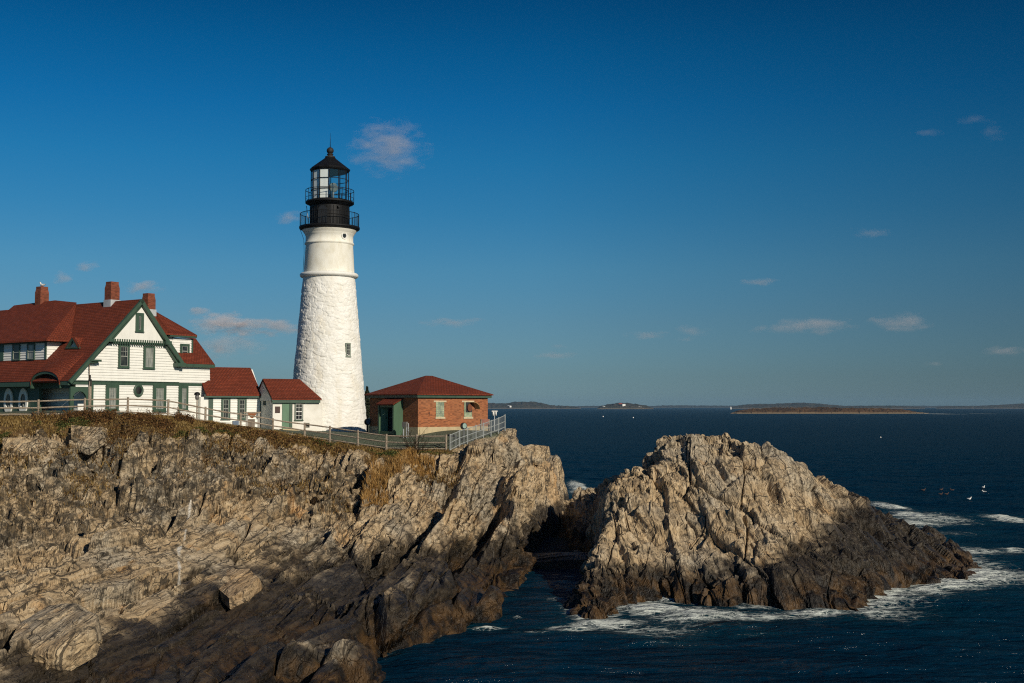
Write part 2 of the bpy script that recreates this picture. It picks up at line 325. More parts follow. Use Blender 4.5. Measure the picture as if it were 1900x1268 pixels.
HC += [(-46, 95, 9.8), (-46, 120, 9.6), (-30, 92, 9.75), (-27, 88, 9.8), (-34, 105, 9.6), (-24, 100, 9.0), (-20.5, 96, 8.7), (-17, 95.5, 8.5), (-20, 112, 8.8), (-13, 95, 8.4), (-12, 99, 8.3), (-10, 92, 8.35), (-7.2, 88.4, 8.25), (-12, 97, 8.35), (-2.2, 91.5, 8.55), (-1.5, 96.5, 8.2), (-10, 108, 8), (-2, 102, 7.6), (1.6, 97, 6.8), (3.6, 104, 5.2), (-18, 24, 2.4), (-11, 24, 1.4), (-28, 30, 3.0), (-62, 100, 9.8), (-60, 60, 5), (-42, 34, 3.5)]
HFIT = rbf_fit(HC)
COAST = [(-4, 14), (-5.5, 30), (-6.0, 38), (-5.5, 45.6), (-6.1, 49), (-6.3, 51.3), (-4.8, 52.2), (-3.4, 55.5), (-1.9, 57.5), (-.5, 60.3), (-.9, 63.5), (.2, 67), (.5, 71.5), (1.5, 76), (1.2, 81), (1.9, 86), (2.6, 92), (4.1, 98), (5.3, 106), (5.6, 113), (3.5, 121), (-5, 129), (-20, 136), (-60, 150), (-120, 150), (-120, 14)]
def land_height(X, Y):
    z = rbf_eval(HFIT, X, Y); sd = poly_sd(X, Y, COAST)
    wob = fbm(np.stack([X, Y, X * 0], 1).astype(np.float32) * .35, 3, 5) - .5
    d = sd + wob * 1.6
    steep = 1.5 + 3.6 * sstep(50, 68, Y)
    edge = -1.2 + np.where(d > 0, d * steep, d * 2.5) + .8
    k = 1.1; h = np.clip(.5 + .5 * (edge - z) / k, 0, 1)
    return edge * (1 - h) + z * h - k * h * (1 - h), d
fence_xy = np.array([(c[0], c[1]) for c in HC[:len(FENCE) + len(PICKET)]])
def fence_y(X): return np.interp(X, fence_xy[:, 0], fence_xy[:, 1])
def lawn_veg(X, Y):
    fy = fence_y(X); f = Y - fy
    lawn = sstep(-.4, .5, f) * sstep(-.2, -1.2, X + 0 * Y)
    p = np.stack([X, Y, X * 0], 1).astype(np.float32)
    n = fbm(p * .35, 4, 41)
    reach = 2.7 + 3.0 * (n - .5) * 2 + 1.3 * np.exp(-((X + 25) / 4.0) ** 2) - 2.2 * sstep(-9, -4, X)
    veg = sstep(-reach - 1.0, -reach + .6, f)
    return lawn, veg * (1 - lawn) * sstep(-1.5, -4.5, X)
def headland():
    nr, nc = 880, 900
    th = np.linspace(rad(-33), rad(5.5), nc); r = np.geomspace(26, 150, nr)
    R, T = np.meshgrid(r, th, indexing='ij'); X = (R * np.sin(T)).ravel(); Y = (R * np.cos(T)).ravel()
    z, d = land_height(X, Y); z = np.maximum(z, -1.6)
    pn = np.stack([X, Y, z * 0], 1).astype(np.float32); nn_ = fbm(pn * .9, 3, 501) - .5
    for px, py, D, rx, ry, dep in [(290, 1000, 64.0, 1.5, 1.6, 1.3), (262, 985, 64.5, .8, 2.0, .9), (6, 1040, 56, .7, 1.4, 1.0), (364, 1085, 54.5, .28, 3.0, 1.1), (560, 865, 80, .5, .9, 1.0), (605, 905, 77, .6, .8, 1.0), (655, 880, 79.5, .5, 1.0, 1.0), (430, 905, 76.5, .7, .8, .9), (535, 895, 77.5, 1.0, .6, 1.0), (20, 905, 72.5, 1.6, .6, .8), (160, 880, 74.5, 1.5, .5, .8), (470, 1012, 64, .22, 3.4, .6), (545, 1000, 65.5, .2, 3.2, .5), (620, 1010, 66, .22, 3.6, .6), (430, 1035, 60.5, .2, 2.4, .5), (700, 1010, 67, .25, 3.0, .6), (770, 1035, 65.5, .35, 2.4, .8)]:
        q_ = P(px, py, D); ux, uy = math.sin(rad(8)), math.cos(rad(8)); al, ac = (X - q_.x) * ux + (Y - q_.y) * uy, (X - q_.x) * uy - (Y - q_.y) * ux
        z = z - dep * sstep(1.0, .78, np.maximum(np.abs(al / ry), np.abs(ac / rx)) + nn_ * .7)
    V = np.stack([X, Y, z], 1); N = surf_normals(V, nr, nc)
    lawn, veg = lawn_veg(X, Y)
    amp = (1 - lawn) * (1 - .55 * veg); f = Y - fence_y(X); amp = amp * (.25 + .75 * sstep(-.2, -3.0, f))
    amp = amp * (.45 + .55 * sstep(-3, 0, d))
    mott = np.clip(sstep(70.5, 73.5, Y) * sstep(84, 80, Y) * sstep(-8, -11, X) + sstep(-16.5, -19, X) * sstep(57, 62, Y) * sstep(84, 80, Y), 0, 1)
    V = rockify(V, N.astype(np.float32), amp, rot_basis(8, 7), 1, .8, saw=.85, wb=.9, nz=.12, blocky=mott * (.45 + .55 * sstep(.42, .58, fbm(np.stack([X, Y, X * 0], 1).astype(np.float32) * .16, 3, 66))) + .5 * sstep(-2.5, -1, X) * sstep(84, 90, Y), extra=.75 * sstep(67, 72, Y) * sstep(-7, -10, X) + .35 * sstep(-22, -27, X) - 1.1 * sstep(3.2, 1.4, (np.abs((X + 13) / 2.6) + np.abs((Y - 62) / 4.5))))
    vein = np.zeros(len(V))
    for path in [[(357, 958), (349, 985), (341, 1015), (331, 1045), (333, 1085)], [(388, 845), (380, 895)]]:
        pts = []
        for px, py in path:                              # march the ray down to the land
            rr = ray(px, py); t = np.linspace(36, 95, 900); q = np.array([[rr.x * k, rr.y * k, H + rr.z * k] for k in t]); hz, _ = land_height(q[:, 0], q[:, 1])
            i = np.argmax(q[:, 2] < hz); pts.append(q[i, :2])
        for a, b in zip(pts[:-1], pts[1:]):
            e_ = b - a; tt = np.clip(((V[:, 0] - a[0]) * e_[0] + (V[:, 1] - a[1]) * e_[1]) / (e_ @ e_), 0, 1)
            dd = np.hypot(V[:, 0] - a[0] - tt * e_[0], V[:, 1] - a[1] - tt * e_[1]); wv = -.07 + .17 * vnoise(V * 1.7, 3)
            vein = np.maximum(vein, sstep(wv + .05, wv - .02, dd))
    ochre = np.zeros(len(V))
    for px, py, D, rr in [(300, 905, 72, 1.3), (425, 1072, 52, 1.5), (860, 970, 71, 1.1), (560, 925, 73, .8), (1000, 885, 100, 4)]:
        c = P(px, py, D); nn = fbm(V * 1.1, 3, 8); k_ = .55 if rr < 3 else .22
        ochre = np.maximum(ochre, k_ * sstep(1.15, .6, (np.hypot(V[:, 0] - c.x, V[:, 1] - c.y)) / rr + (nn - .5) * 1.2))
    dry = 1.3 * sstep(56, 50, V[:, 1]) * sstep(-13.5, -15.5, V[:, 0]) * sstep(45.5, 48, V[:, 1]) + 1.6 * np.exp(-((V[:, 0] + 6.8) / 1.3) ** 2 - ((V[:, 1] - 44.5) / 2.6) ** 2)  # dry rock, plus sunlit chunk and shadow round the block put into colour
    o = np_mesh('headland', V, grid_quads(nr, nc), ROCK, False, {'lawn': lawn, 'veg': veg, 'vein': vein, 'ochre': ochre, 'dry': dry, 'mottle': mott})
    tag(o, kind='structure'); return V, nr, nc
HV, HNR, HNC = headland()
def ground_z(x, y):
    th = math.atan2(x, y); r = math.hypot(x, y)
    i = int(round((math.log(r / 26) / math.log(150 / 26)) * (HNR - 1))); j = int(round((th - rad(-33)) / rad(38.5) * (HNC - 1)))
    return float(HV[max(0, min(HNR - 1, i)) * HNC + max(0, min(HNC - 1, j)), 2])
# ---- rock island
ISL = [(3.3, 59.5), (5.0, 59.5), (6.4, 62.5), (8.2, 65.0), (10.2, 64.5), (12, 62.5), (15, 62.3), (18.2, 61.3), (19.6, 64), (22.0, 69.0), (25, 71), (29.2, 72.6), (30, 76), (30.5, 84), (31.5, 94), (29, 100), (24, 106), (15, 110), (10, 107), (6.5, 114), (4.5, 112), (4.2, 104), (3.6, 96), (4.6, 92), (5.2, 88), (5.1, 84), (5.0, 78), (4.2, 71.5), (2.9, 66)]
IC = [C(*t) for t in [(1225, 818, 80), (1300, 813, 80), (1380, 818, 80), (1436, 832, 79.5), (1470, 872, 78), (1525, 892, 80), (1570, 916, 82), (1640, 948, 82), (1700, 996, 81), (1765, 1052, 75),
  (1190, 832, 82), (1180, 850, 81), (1150, 880, 84), (1110, 880, 90), (1084, 905, 94), (1095, 960, 88),
  (1205, 880, 76.5), (1300, 870, 76), (1400, 880, 75), (1215, 930, 73), (1300, 940, 72.5), (1400, 950, 71.5), (1480, 940, 73), (1560, 960, 75),
  (1175, 990, 70), (1250, 1010, 69), (1350, 1020, 68), (1450, 1020, 68), (1560, 1020, 70), (1640, 1010, 75),
  (1130, 1050, 66.5), (1240, 1060, 66.8), (1350, 1070, 65), (1480, 1060, 65), (1570, 1070, 65.5), (1650, 1050, 71), (1720, 1040, 75),
  (1100, 1085, 63), (1160, 1085, 63.5), (1090, 1120, 61)]]
IC += [(9, 95, 4.6), (13, 98, 5.2), (19, 98, 4.2), (25, 95, 2.6), (12, 106, 2), (20, 104, 1.6), (29, 88, 1.6), (7, 98, 2.6), (4.6, 99, 1.4), (5.2, 106, 1.9), (6.4, 92, 3.0)]
IFIT = rbf_fit(IC)
def isl_height(X, Y):
    z = rbf_eval(IFIT, X, Y); sd = poly_sd(X, Y, ISL)
    wob = fbm(np.stack([X, Y, X * 0], 1).astype(np.float32) * .4, 3, 15) - .5
    d = sd + wob * 1.5; left = sstep(9, 5, X) * sstep(66, 74, Y)
    edge = -.5 + np.where(d > 0, d * (1.7 + 2.6 * left + .8 * sstep(16, 22, X)), d * 2.5); k = 1.0
    h = np.clip(.5 + .5 * (edge - z) / k, 0, 1); return edge * (1 - h) + z * h - k * h * (1 - h), d
def island():
    nr, nc = 620, 700
    th = np.linspace(rad(1.2), rad(24), nc); r = np.geomspace(56, 120, nr)
    R, T = np.meshgrid(r, th, indexing='ij'); X = (R * np.sin(T)).ravel(); Y = (R * np.cos(T)).ravel()
    z, d = isl_height(X, Y); z = np.maximum(z, -2)
    V = np.stack([X, Y, z], 1); N = surf_normals(V, nr, nc)
    V = rockify(V, N.astype(np.float32), np.ones(len(V)) * (.4 + .6 * sstep(-2, .5, d)), [[-.12, .55, .83], [.96, .28, -.05], [-.26, .79, -.56]], 101, .46, saw=.40, blocky=.42 * sstep(60, 66, Y), wb=.9, nz=.25, extra=-.3)
    zero = np.zeros(len(V))
    o = np_mesh('rock_island', V, grid_quads(nr, nc), ROCK2, False, {'lawn': zero, 'veg': zero, 'vein': zero, 'ochre': zero, 'dry': .9 * sstep(17, 11, X) - 2.2 * sstep(15, 25, X)})  # tide line shifted so lit left and dark right sit in the colour
    tag(o, kind='structure'); return V
IV = island()
# ================================================================== SEA
def water():
    m = M('sea_water', (.0015, .012, .022), .12, IOR=1.33); p = m.pos()
    w1 = m.noise(m.map(p, (.30, .75, 1), (0, 0, rad(12))), 1.0, 6, .62, .4); w2 = m.noise(m.map(p, (1.1, 2.6, 1), (0, 0, rad(-8))), 1.0, 5, .6, .3)
    w3 = m.noise(m.map(p, (.035, .11, 1), (0, 0, rad(5))), 1.0, 4, .6)
    hgt = m.math('ADD', m.math('MULTIPLY', w1, .55), m.math('ADD', m.math('MULTIPLY', w2, .22), m.math('MULTIPLY', w3, 1.6)))
    foam = m.attr('foam')
    pw = m.node('VectorMath', {0: p, 1: m.node('VectorMath', {0: m.noise(p, .7, 4, out='Color'), 'Scale': 1.7}, operation='SCALE').outputs[0]}, operation='ADD').outputs[0]
    lace = m.node('TexVoronoi', {'Vector': m.map(pw, (.7, 1.1, 1)), 'Scale': 1.0}, feature='DISTANCE_TO_EDGE').outputs['Distance']
    lace2 = m.node('TexVoronoi', {'Vector': m.map(pw, (.8, 1.2, 1)), 'Scale': 3.4}, feature='DISTANCE_TO_EDGE').outputs['Distance']
    net = m.math('SUBTRACT', 1.0, m.math('MINIMUM', m.math('MULTIPLY', lace, 4.5), m.math('ADD', m.math('MULTIPLY', lace2, 5.5), .12)), True)
    fn = m.math('ADD', m.math('MULTIPLY', net, .45), m.math('MULTIPLY', m.noise(m.map(p, (.8, 2.4, 1)), 1.6, 6, .8), .75))
    fm = m.ramp(m.math('ADD', fn, m.math('SUBTRACT', m.math('MULTIPLY', foam, 1.0), 1.0)), [(.12, 0.0), (.50, 1.0)])
    m.set('Base Color', m.mix(fm, m.mix(m.math('MULTIPLY', foam, .55, True), (.0002, .0165, .036), (.004, .052, .060)), (.62, .66, .60)))
    m.set('Roughness', m.mix(fm, (.13, .13, .13), (.8, .8, .8))); m.set('Specular IOR Level', 0.0)
    nb_ = m.bump(hgt, 1.2, 1.0); m.set('Normal', nb_)
    m.b.inputs['IOR'].default_value = 1.0
    fw = m.node('LayerWeight', {'Blend': .5, 'Normal': nb_}).outputs['Facing']; fac = m.math('ADD', .022, m.math('MULTIPLY', m.math('POWER', fw, 5.0), .20))
    fac = m.math('MULTIPLY', fac, m.math('SUBTRACT', 1.0, fm))
    gl = m.node('BsdfGlossy', {'Color': (1, 1, 1, 1), 'Roughness': .14, 'Normal': nb_}); mixs = m.node('MixShader', {0: fac, 1: m.b.outputs[0], 2: gl.outputs[0]})
    m.l.new(mixs.outputs[0], m.n['Material Output'].inputs['Surface'])
    nr = 1000; ins = np.linspace(rad(-27), rad(27), 680)
    th = np.r_[np.linspace(rad(-80), rad(-27), 30)[:-1], ins, np.linspace(rad(27), rad(80), 30)[1:]]; nc = len(th)
    r = np.r_[np.geomspace(22, 400, 820), np.geomspace(400, 9000, nr - 820 + 1)[1:]]
    R, T = np.meshgrid(r, th, indexing='ij'); X = (R * np.sin(T)).ravel(); Y = (R * np.cos(T)).ravel(); rr = R.ravel()
    p2 = np.stack([X, Y, X * 0], 1).astype(np.float32)
    z = .34 * (fbm(p2 * np.array([.10, .22, 1], np.float32), 4, 201) - .5) + .22 * (fbm(p2 * np.array([.5, 1.1, 1], np.float32), 3, 211) - .5)
    for ang, L, a in [(200, 11, .07), (214, 6.5, .05), (186, 4.1, .03), (240, 2.6, .018)]:
        k = 2 * math.pi / L; ph = k * (X * math.sin(rad(ang)) + Y * math.cos(rad(ang))) + 4 * fbm(p2 * .06, 2, 221); z += a * (1 - 2 * np.abs(np.sin(ph / 2)))
    z *= sstep(420, 150, rr)
    # foam: surf round the rocks, then breaking crests
    si = poly_sd(X, Y, ISL); sh = poly_sd(X, Y, COAST); n = fbm(p2 * .30, 3, 231); n2 = fbm(p2 * np.array([.16, .5, 1], np.float32), 3, 237)
    swell = sstep(12, 22, X)
    foam = (.50 + .30 * swell) * np.exp(-np.maximum(-si, 0) / (1.0 + 2.2 * swell)) * (.45 + 1.1 * n) * sstep(4.0, 7.0, X + 40 * (Y < 64))
    foam = np.maximum(foam, .30 * np.exp(-np.maximum(-sh, 0) / .55) * (.3 + 1.3 * n))
    for px, py, wx, wy, s_ in [(1130, 1156, 75, 10, 1.0), (1060, 1163, 55, 8, .9), (1215, 1132, 80, 14, 1.0), (1245, 1108, 36, 10, 1.0), (1350, 1112, 55, 11, 1.05), (1300, 1143, 130, 20, .88), (1210, 1168, 130, 13, .66), (1430, 1140, 90, 10, .66), (1500, 1136, 90, 7, .85), (1640, 1105, 60, 14, .85), (1720, 1096, 50, 10, .9), (1800, 1062, 60, 12, .95), (1760, 1085, 90, 10, .75), (1830, 1075, 60, 8, .6), (1650, 1140, 110, 10, .5),
          (1745, 1016, 35, 7, 1.0), (1800, 1022, 80, 10, .6), (1880, 1020, 40, 7, .6), (1730, 962, 90, 12, .75), (1700, 972, 60, 8, .85), (1655, 940, 26, 9, 1.0), (1690, 955, 40, 9, .8), (1868, 962, 38, 8, 1.0), (1780, 990, 90, 10, .5), (1072, 903, 18, 10, 1.1), (1080, 915, 25, 9, .9),
          (1033, 1112, 24, 5, .75), (960, 1144, 10, 3, .8), (900, 1160, 40, 5, .62), (985, 1170, 50, 4, .6), (790, 1195, 25, 3, .6), (1070, 1020, 18, 5, .7), (720, 1215, 40, 4, .45), (1400, 1175, 60, 6, .4), (1250, 1190, 60, 10, .36), (1740, 1050, 60, 10, .5), (1850, 1110, 70, 8, .45), (1742, 768.3, 26, .8, .9), (1822, 768, 14, .7, .8), (1600, 769, 10, .6, .8)]:
        c = sea(px, py); cx = sea(px + wx, py); cy = sea(px, py - wy); q = ((X - c.x) / (cx.x - c.x)) ** 2 + ((Y - c.y) / (cy.y - c.y)) ** 2
        foam = np.maximum(foam, s_ * np.exp(-q * .9) * (.55 + .9 * n2))
    foam = np.clip(foam, 0, 1.1); z += .22 * sstep(.45, 1.0, foam) * sstep(300, 150, rr) * (fbm(p2 * 1.3, 3, 241) + .2)
    o = np_mesh('sea', np.stack([X, Y, z], 1), grid_quads(nr, nc), m.m, True, {'foam': foam}); tag(o, kind='structure')
water()
# ================================================================== BUILDING MATERIALS
def painted(name, col, rough=.6, var=.12, sc=3.0):
    m = M(name, col, rough); p = m.pos(); n = m.noise(m.map(p, (1, 1, .35)), sc, 5, .65)
    dk = tuple(c * (1 - 2.2 * var) for c in col); lt = tuple(min(1, c * (1 + var)) for c in col)
    m.set('Base Color', m.ramp(n, [(.3, dk), (.5, col), (.7, lt)])); m.set('Normal', m.bump(m.noise(p, 14, 3), .006, .5)); return m.m
WHITE = painted('white_paint', (.77, .76, .70), .6, .035)
GREEN = painted('green_paint', (.040, .078, .050), .5, .12)
LGREEN = painted('pale_green_door', (.10, .19, .115), .5, .10)
BLACK = painted('black_iron', (.007, .0072, .0075), .55, .15); BLACK.node_tree.nodes['Principled BSDF'].inputs['Specular IOR Level'].default_value = .22
SASH = painted('grey_sash_paint', (.30, .31, .27), .5, .1)
SASHW = painted('white_sash_paint', (.72, .71, .66), .5, .05)
CONC = painted('concrete', (.46, .37, .22), .85, .16, 1.4)
STEEL = painted('galvanised_steel', (.42, .44, .45), .45, .12)
BRONZE = painted('plaque_bronze', (.055, .024, .016), .5, .2)
TAN = painted('tan_canvas', (.42, .29, .13), .8, .18)
DARKIN = painted('dark_interior', (.02, .022, .024), .8, .1)
def wood_mat():
    m = M('weathered_wood', rough=.9); p = m.pos(); n = m.noise(m.map(p, (2, 2, 2)), 5, 6, .7)
    m.set('Base Color', m.ramp(n, [(.3, (.10, .075, .05)), (.5, (.27, .215, .155)), (.7, (.40, .335, .26))])); m.set('Normal', m.bump(n, .02, .8)); return m.m
WOOD = wood_mat()
def glass_pane():
    m = M('window_glass', (.012, .016, .02), .06); p = m.pos(); m.set('Specular IOR Level', .5)
    n = m.noise(p, 1.3, 2); m.set('Base Color', m.ramp(n, [(.4, (.008, .011, .014)), (.62, (.05, .055, .05))])); m.set('Normal', m.bump(m.noise(p, 2.5, 2), .01, .4)); return m.m
PANE = glass_pane()
def curtain_pane():
    m = M('curtained_glass', (.20, .21, .19), .12); p = m.pos(); m.set('Base Color', m.ramp(m.noise(m.map(p, (4, 4, .6)), 1.6, 3), [(.35, (.11, .13, .12)), (.6, (.30, .31, .28))])); return m.m
CURT = curtain_pane()
def shingles():
    m = M('red_roof_shingles', rough=.85); uv = m.uv()
    b = m.node('TexBrick', {'Vector': uv, 'Color1': (.225, .050, .025, 1), 'Color2': (.155, .034, .017, 1), 'Mortar': (.075, .018, .011, 1), 'Scale': 1.0, 'Mortar Size': .020, 'Mortar Smooth': .3, 'Brick Width': .26, 'Row Height': .185}, offset=.5)
    p = m.pos(); n = m.noise(p, .8, 5, .65)
    c = m.mix(m.ramp(n, [(.35, .0), (.7, .55)]), b.outputs['Color'], (.085, .024, .014), 'MIX')
    c = m.mix(m.ramp(m.noise(p, 2.3, 5, .7), [(.60, 0.0), (.72, .45)]), c, (.20, .075, .045))
    m.set('Base Color', c)
    v = m.node('SeparateXYZ', {0: uv}).outputs['Y']; saw = m.math('FRACT', m.math('DIVIDE', v, .185))
    h = m.math('ADD', m.math('MULTIPLY', m.math('SUBTRACT', 1.0, saw), .7), m.math('MULTIPLY', b.outputs['Fac'], -.5))
    m.set('Normal', m.bump(m.math('ADD', h, m.math('MULTIPLY', n, .6)), .03, .9)); m.set('Specular IOR Level', .12); return m.m
ROOF = shingles()
def bricks(name, c1, c2, mo):
    m = M(name, rough=.9); uv = m.uv(); p = m.pos(); off = m.node('VectorMath', {0: uv, 1: m.node('VectorMath', {0: m.noise(p, .6, 2, out='Color'), 'Scale': .03}, operation='SCALE').outputs[0]}, operation='ADD').outputs[0]
    b = m.node('TexBrick', {'Vector': off, 'Color1': (*c1, 1), 'Color2': (*c2, 1), 'Mortar': (*mo, 1), 'Scale': 1.0, 'Mortar Size': .012, 'Brick Width': .215, 'Row Height': .077, 'Bias': -.2}, offset=.5)
    pc = m.node('TexWhiteNoise', {'Vector': m.node('VectorMath', {0: m.map(off, (4.65, 12.99, 1))}, operation='FLOOR').outputs[0]}, noise_dimensions='3D').outputs['Value']
    c = m.mix(m.ramp(pc, [(.55, 0.0), (.95, .45)]), b.outputs['Color'], (.06, .022, .014))
    c = m.mix(m.ramp(pc, [(.0, .15), (.2, 0.0)]), c, tuple(min(1, x * 1.7) for x in c1))
    c = m.mix(m.ramp(m.noise(p, 1.1, 5, .7), [(.5, 0.0), (.75, .4)]), c, (.14, .05, .025))
    m.set('Base Color', c); m.set('Normal', m.bump(b.outputs['Fac'], .012, -.8)); m.set('Specular IOR Level', .2); return m.m
BRICK = bricks('red_brick', (.40, .125, .042), (.30, .078, .026), (.24, .15, .09))
BRICKC = bricks('chimney_brick', (.25, .06, .028), (.16, .035, .018), (.13, .075, .05))
# ------------------------------------------------------------------ building helpers
def clip_z(poly, z0, z1):
    def half(pts, z, keep_above):
        o = []
        for i in range(len(pts)):
            a, b = pts[i], pts[(i + 1) % len(pts)]; ia = (a[1] >= z) == keep_above; ib = (b[1] >= z) == keep_above
            if ia: o.append(a)
            if ia != ib: t = (z - a[1]) / (b[1] - a[1]); o.append((a[0] + t * (b[0] - a[0]), z))
        return o
    p = half(poly, z0, True); return half(p, z1, False) if len(p) > 2 else p
def clapboards(fr, poly, d, pitch=.20, lap=.048, mb=None):
    mb = mb or MB(); zmin = min(z for _, z in poly); zmax = max(z for _, z in poly); k = math.floor(zmin / pitch)
    while k * pitch < zmax:
        z0, z1 = k * pitch, (k + 1) * pitch; q = clip_z(poly, max(z0, zmin), min(z1, zmax)); k += 1
        q = [c for i, c in enumerate(q) if (Vector(c) - Vector(q[i - 1])).length > 1e-4]
        if len(q) < 3: continue
        A = [fr.w(s, z, d + lap * (1 - (z - z0) / pitch)) for s, z in q]; B = [fr.w(s, z, d - .02) for s, z in q]; n = len(q)
        mb.add(A + B, [tuple(range(n))] + [(i, n + i, n + (i + 1) % n, (i + 1) % n) for i in range(n)])
    return mb
def px_poly(fr, pts, d=0.0): return [fr.hit(x, y, d) for x, y in pts]
def window(fr, x0, x1, y0, y1, parent, d=0.0, case=.15, grid=(2, 2), low=(2, 2), cm=None, sm=None, pm=None, sill=True, name='window', px=True, double=True):
    if px: s0, z1 = fr.hit(x0, y0, d); s1, _ = fr.hit(x1, y0, d); z0 = fr.hit((x0 + x1) / 2, y1, d)[1]
    else: s0, s1, z0, z1 = x0, x1, y0, y1
    cm, sm, pm = cm or GREEN, sm or SASH, pm or PANE; mb = MB()
    mb.fbox(fr, s0, s0 + case, z0, z1, d - .03, d + .11); mb.fbox(fr, s1 - case, s1, z0, z1, d - .03, d + .11)
    mb.fbox(fr, s0 + case, s1 - case, z1 - case, z1, d - .03, d + .12); mb.fbox(fr, s0 + case, s1 - case, z0, z0 + case * .6, d - .03, d + .12)
    if sill: mb.fbox(fr, s0 - .05, s1 + .05, z0 - .06, z0 - .002, d - .03, d + .15)
    w = mb.build(name, cm, parent); a0, a1, b0, b1 = s0 + case, s1 - case, z0 + case * .6, z1 - case
    MB().fbox(fr, a0, a1, b0, b1, d - .02, d + .058).build('pane', pm, w)
    sh = MB(); t = .035; zm = (b0 + b1) / 2 if double else b0
    sh.fbox(fr, a0, a0 + t, b0, b1, d + .060, d + .092); sh.fbox(fr, a1 - t, a1, b0, b1, d + .060, d + .092)
    sh.fbox(fr, a0 + t, a1 - t, b0, b0 + t, d + .060, d + .092); sh.fbox(fr, a0 + t, a1 - t, b1 - t, b1, d + .060, d + .092)
    if double: sh.fbox(fr, a0 + t, a1 - t, zm - .03, zm + .03, d + .060, d + .098)
    for (gx, gz), q0, q1 in ((low, b0, zm), (grid, zm, b1)):
        if q1 - q0 < .05: continue
        for i in range(1, gx): x = a0 + (a1 - a0) * i / gx; sh.fbox(fr, x - .012, x + .012, q0 + t, q1 - t, d + .062, d + .084)
        for j in range(1, gz): z = q0 + (q1 - q0) * j / gz; sh.fbox(fr, a0 + t, a1 - t, z - .012, z + .012, d + .062, d + .082)
    sh.build('sash', sm, w); return w
def disc_window(fr, cx, cy, rx, ry, parent, d=0.0):
    s, z = fr.hit(cx, cy, d); a = (fr.hit(cx + rx, cy, d)[0] - fr.hit(cx - rx, cy, d)[0]) / 2; b = abs(fr.hit(cx, cy - ry, d)[1] - z); n = 32; mb = MB()
    def ring(k, dd): return [fr.w(s + a * k * math.cos(2 * math.pi * i / n), z + b * k * math.sin(2 * math.pi * i / n), d + dd) for i in range(n)]
    vs = ring(1, -.02) + ring(1, .10) + ring(.84, .13) + ring(.62, .10) + ring(.62, .05)
    mb.add(vs, [(j * n + i, j * n + (i + 1) % n, (j + 1) * n + (i + 1) % n, (j + 1) * n + i) for j in range(4) for i in range(n)])
    w = mb.build('window', GREEN, parent); MB().add(ring(.63, .062), [tuple(range(n))]).build('pane', PANE, w)
    w['label'] = 'small oval window in a green ring frame'; return w
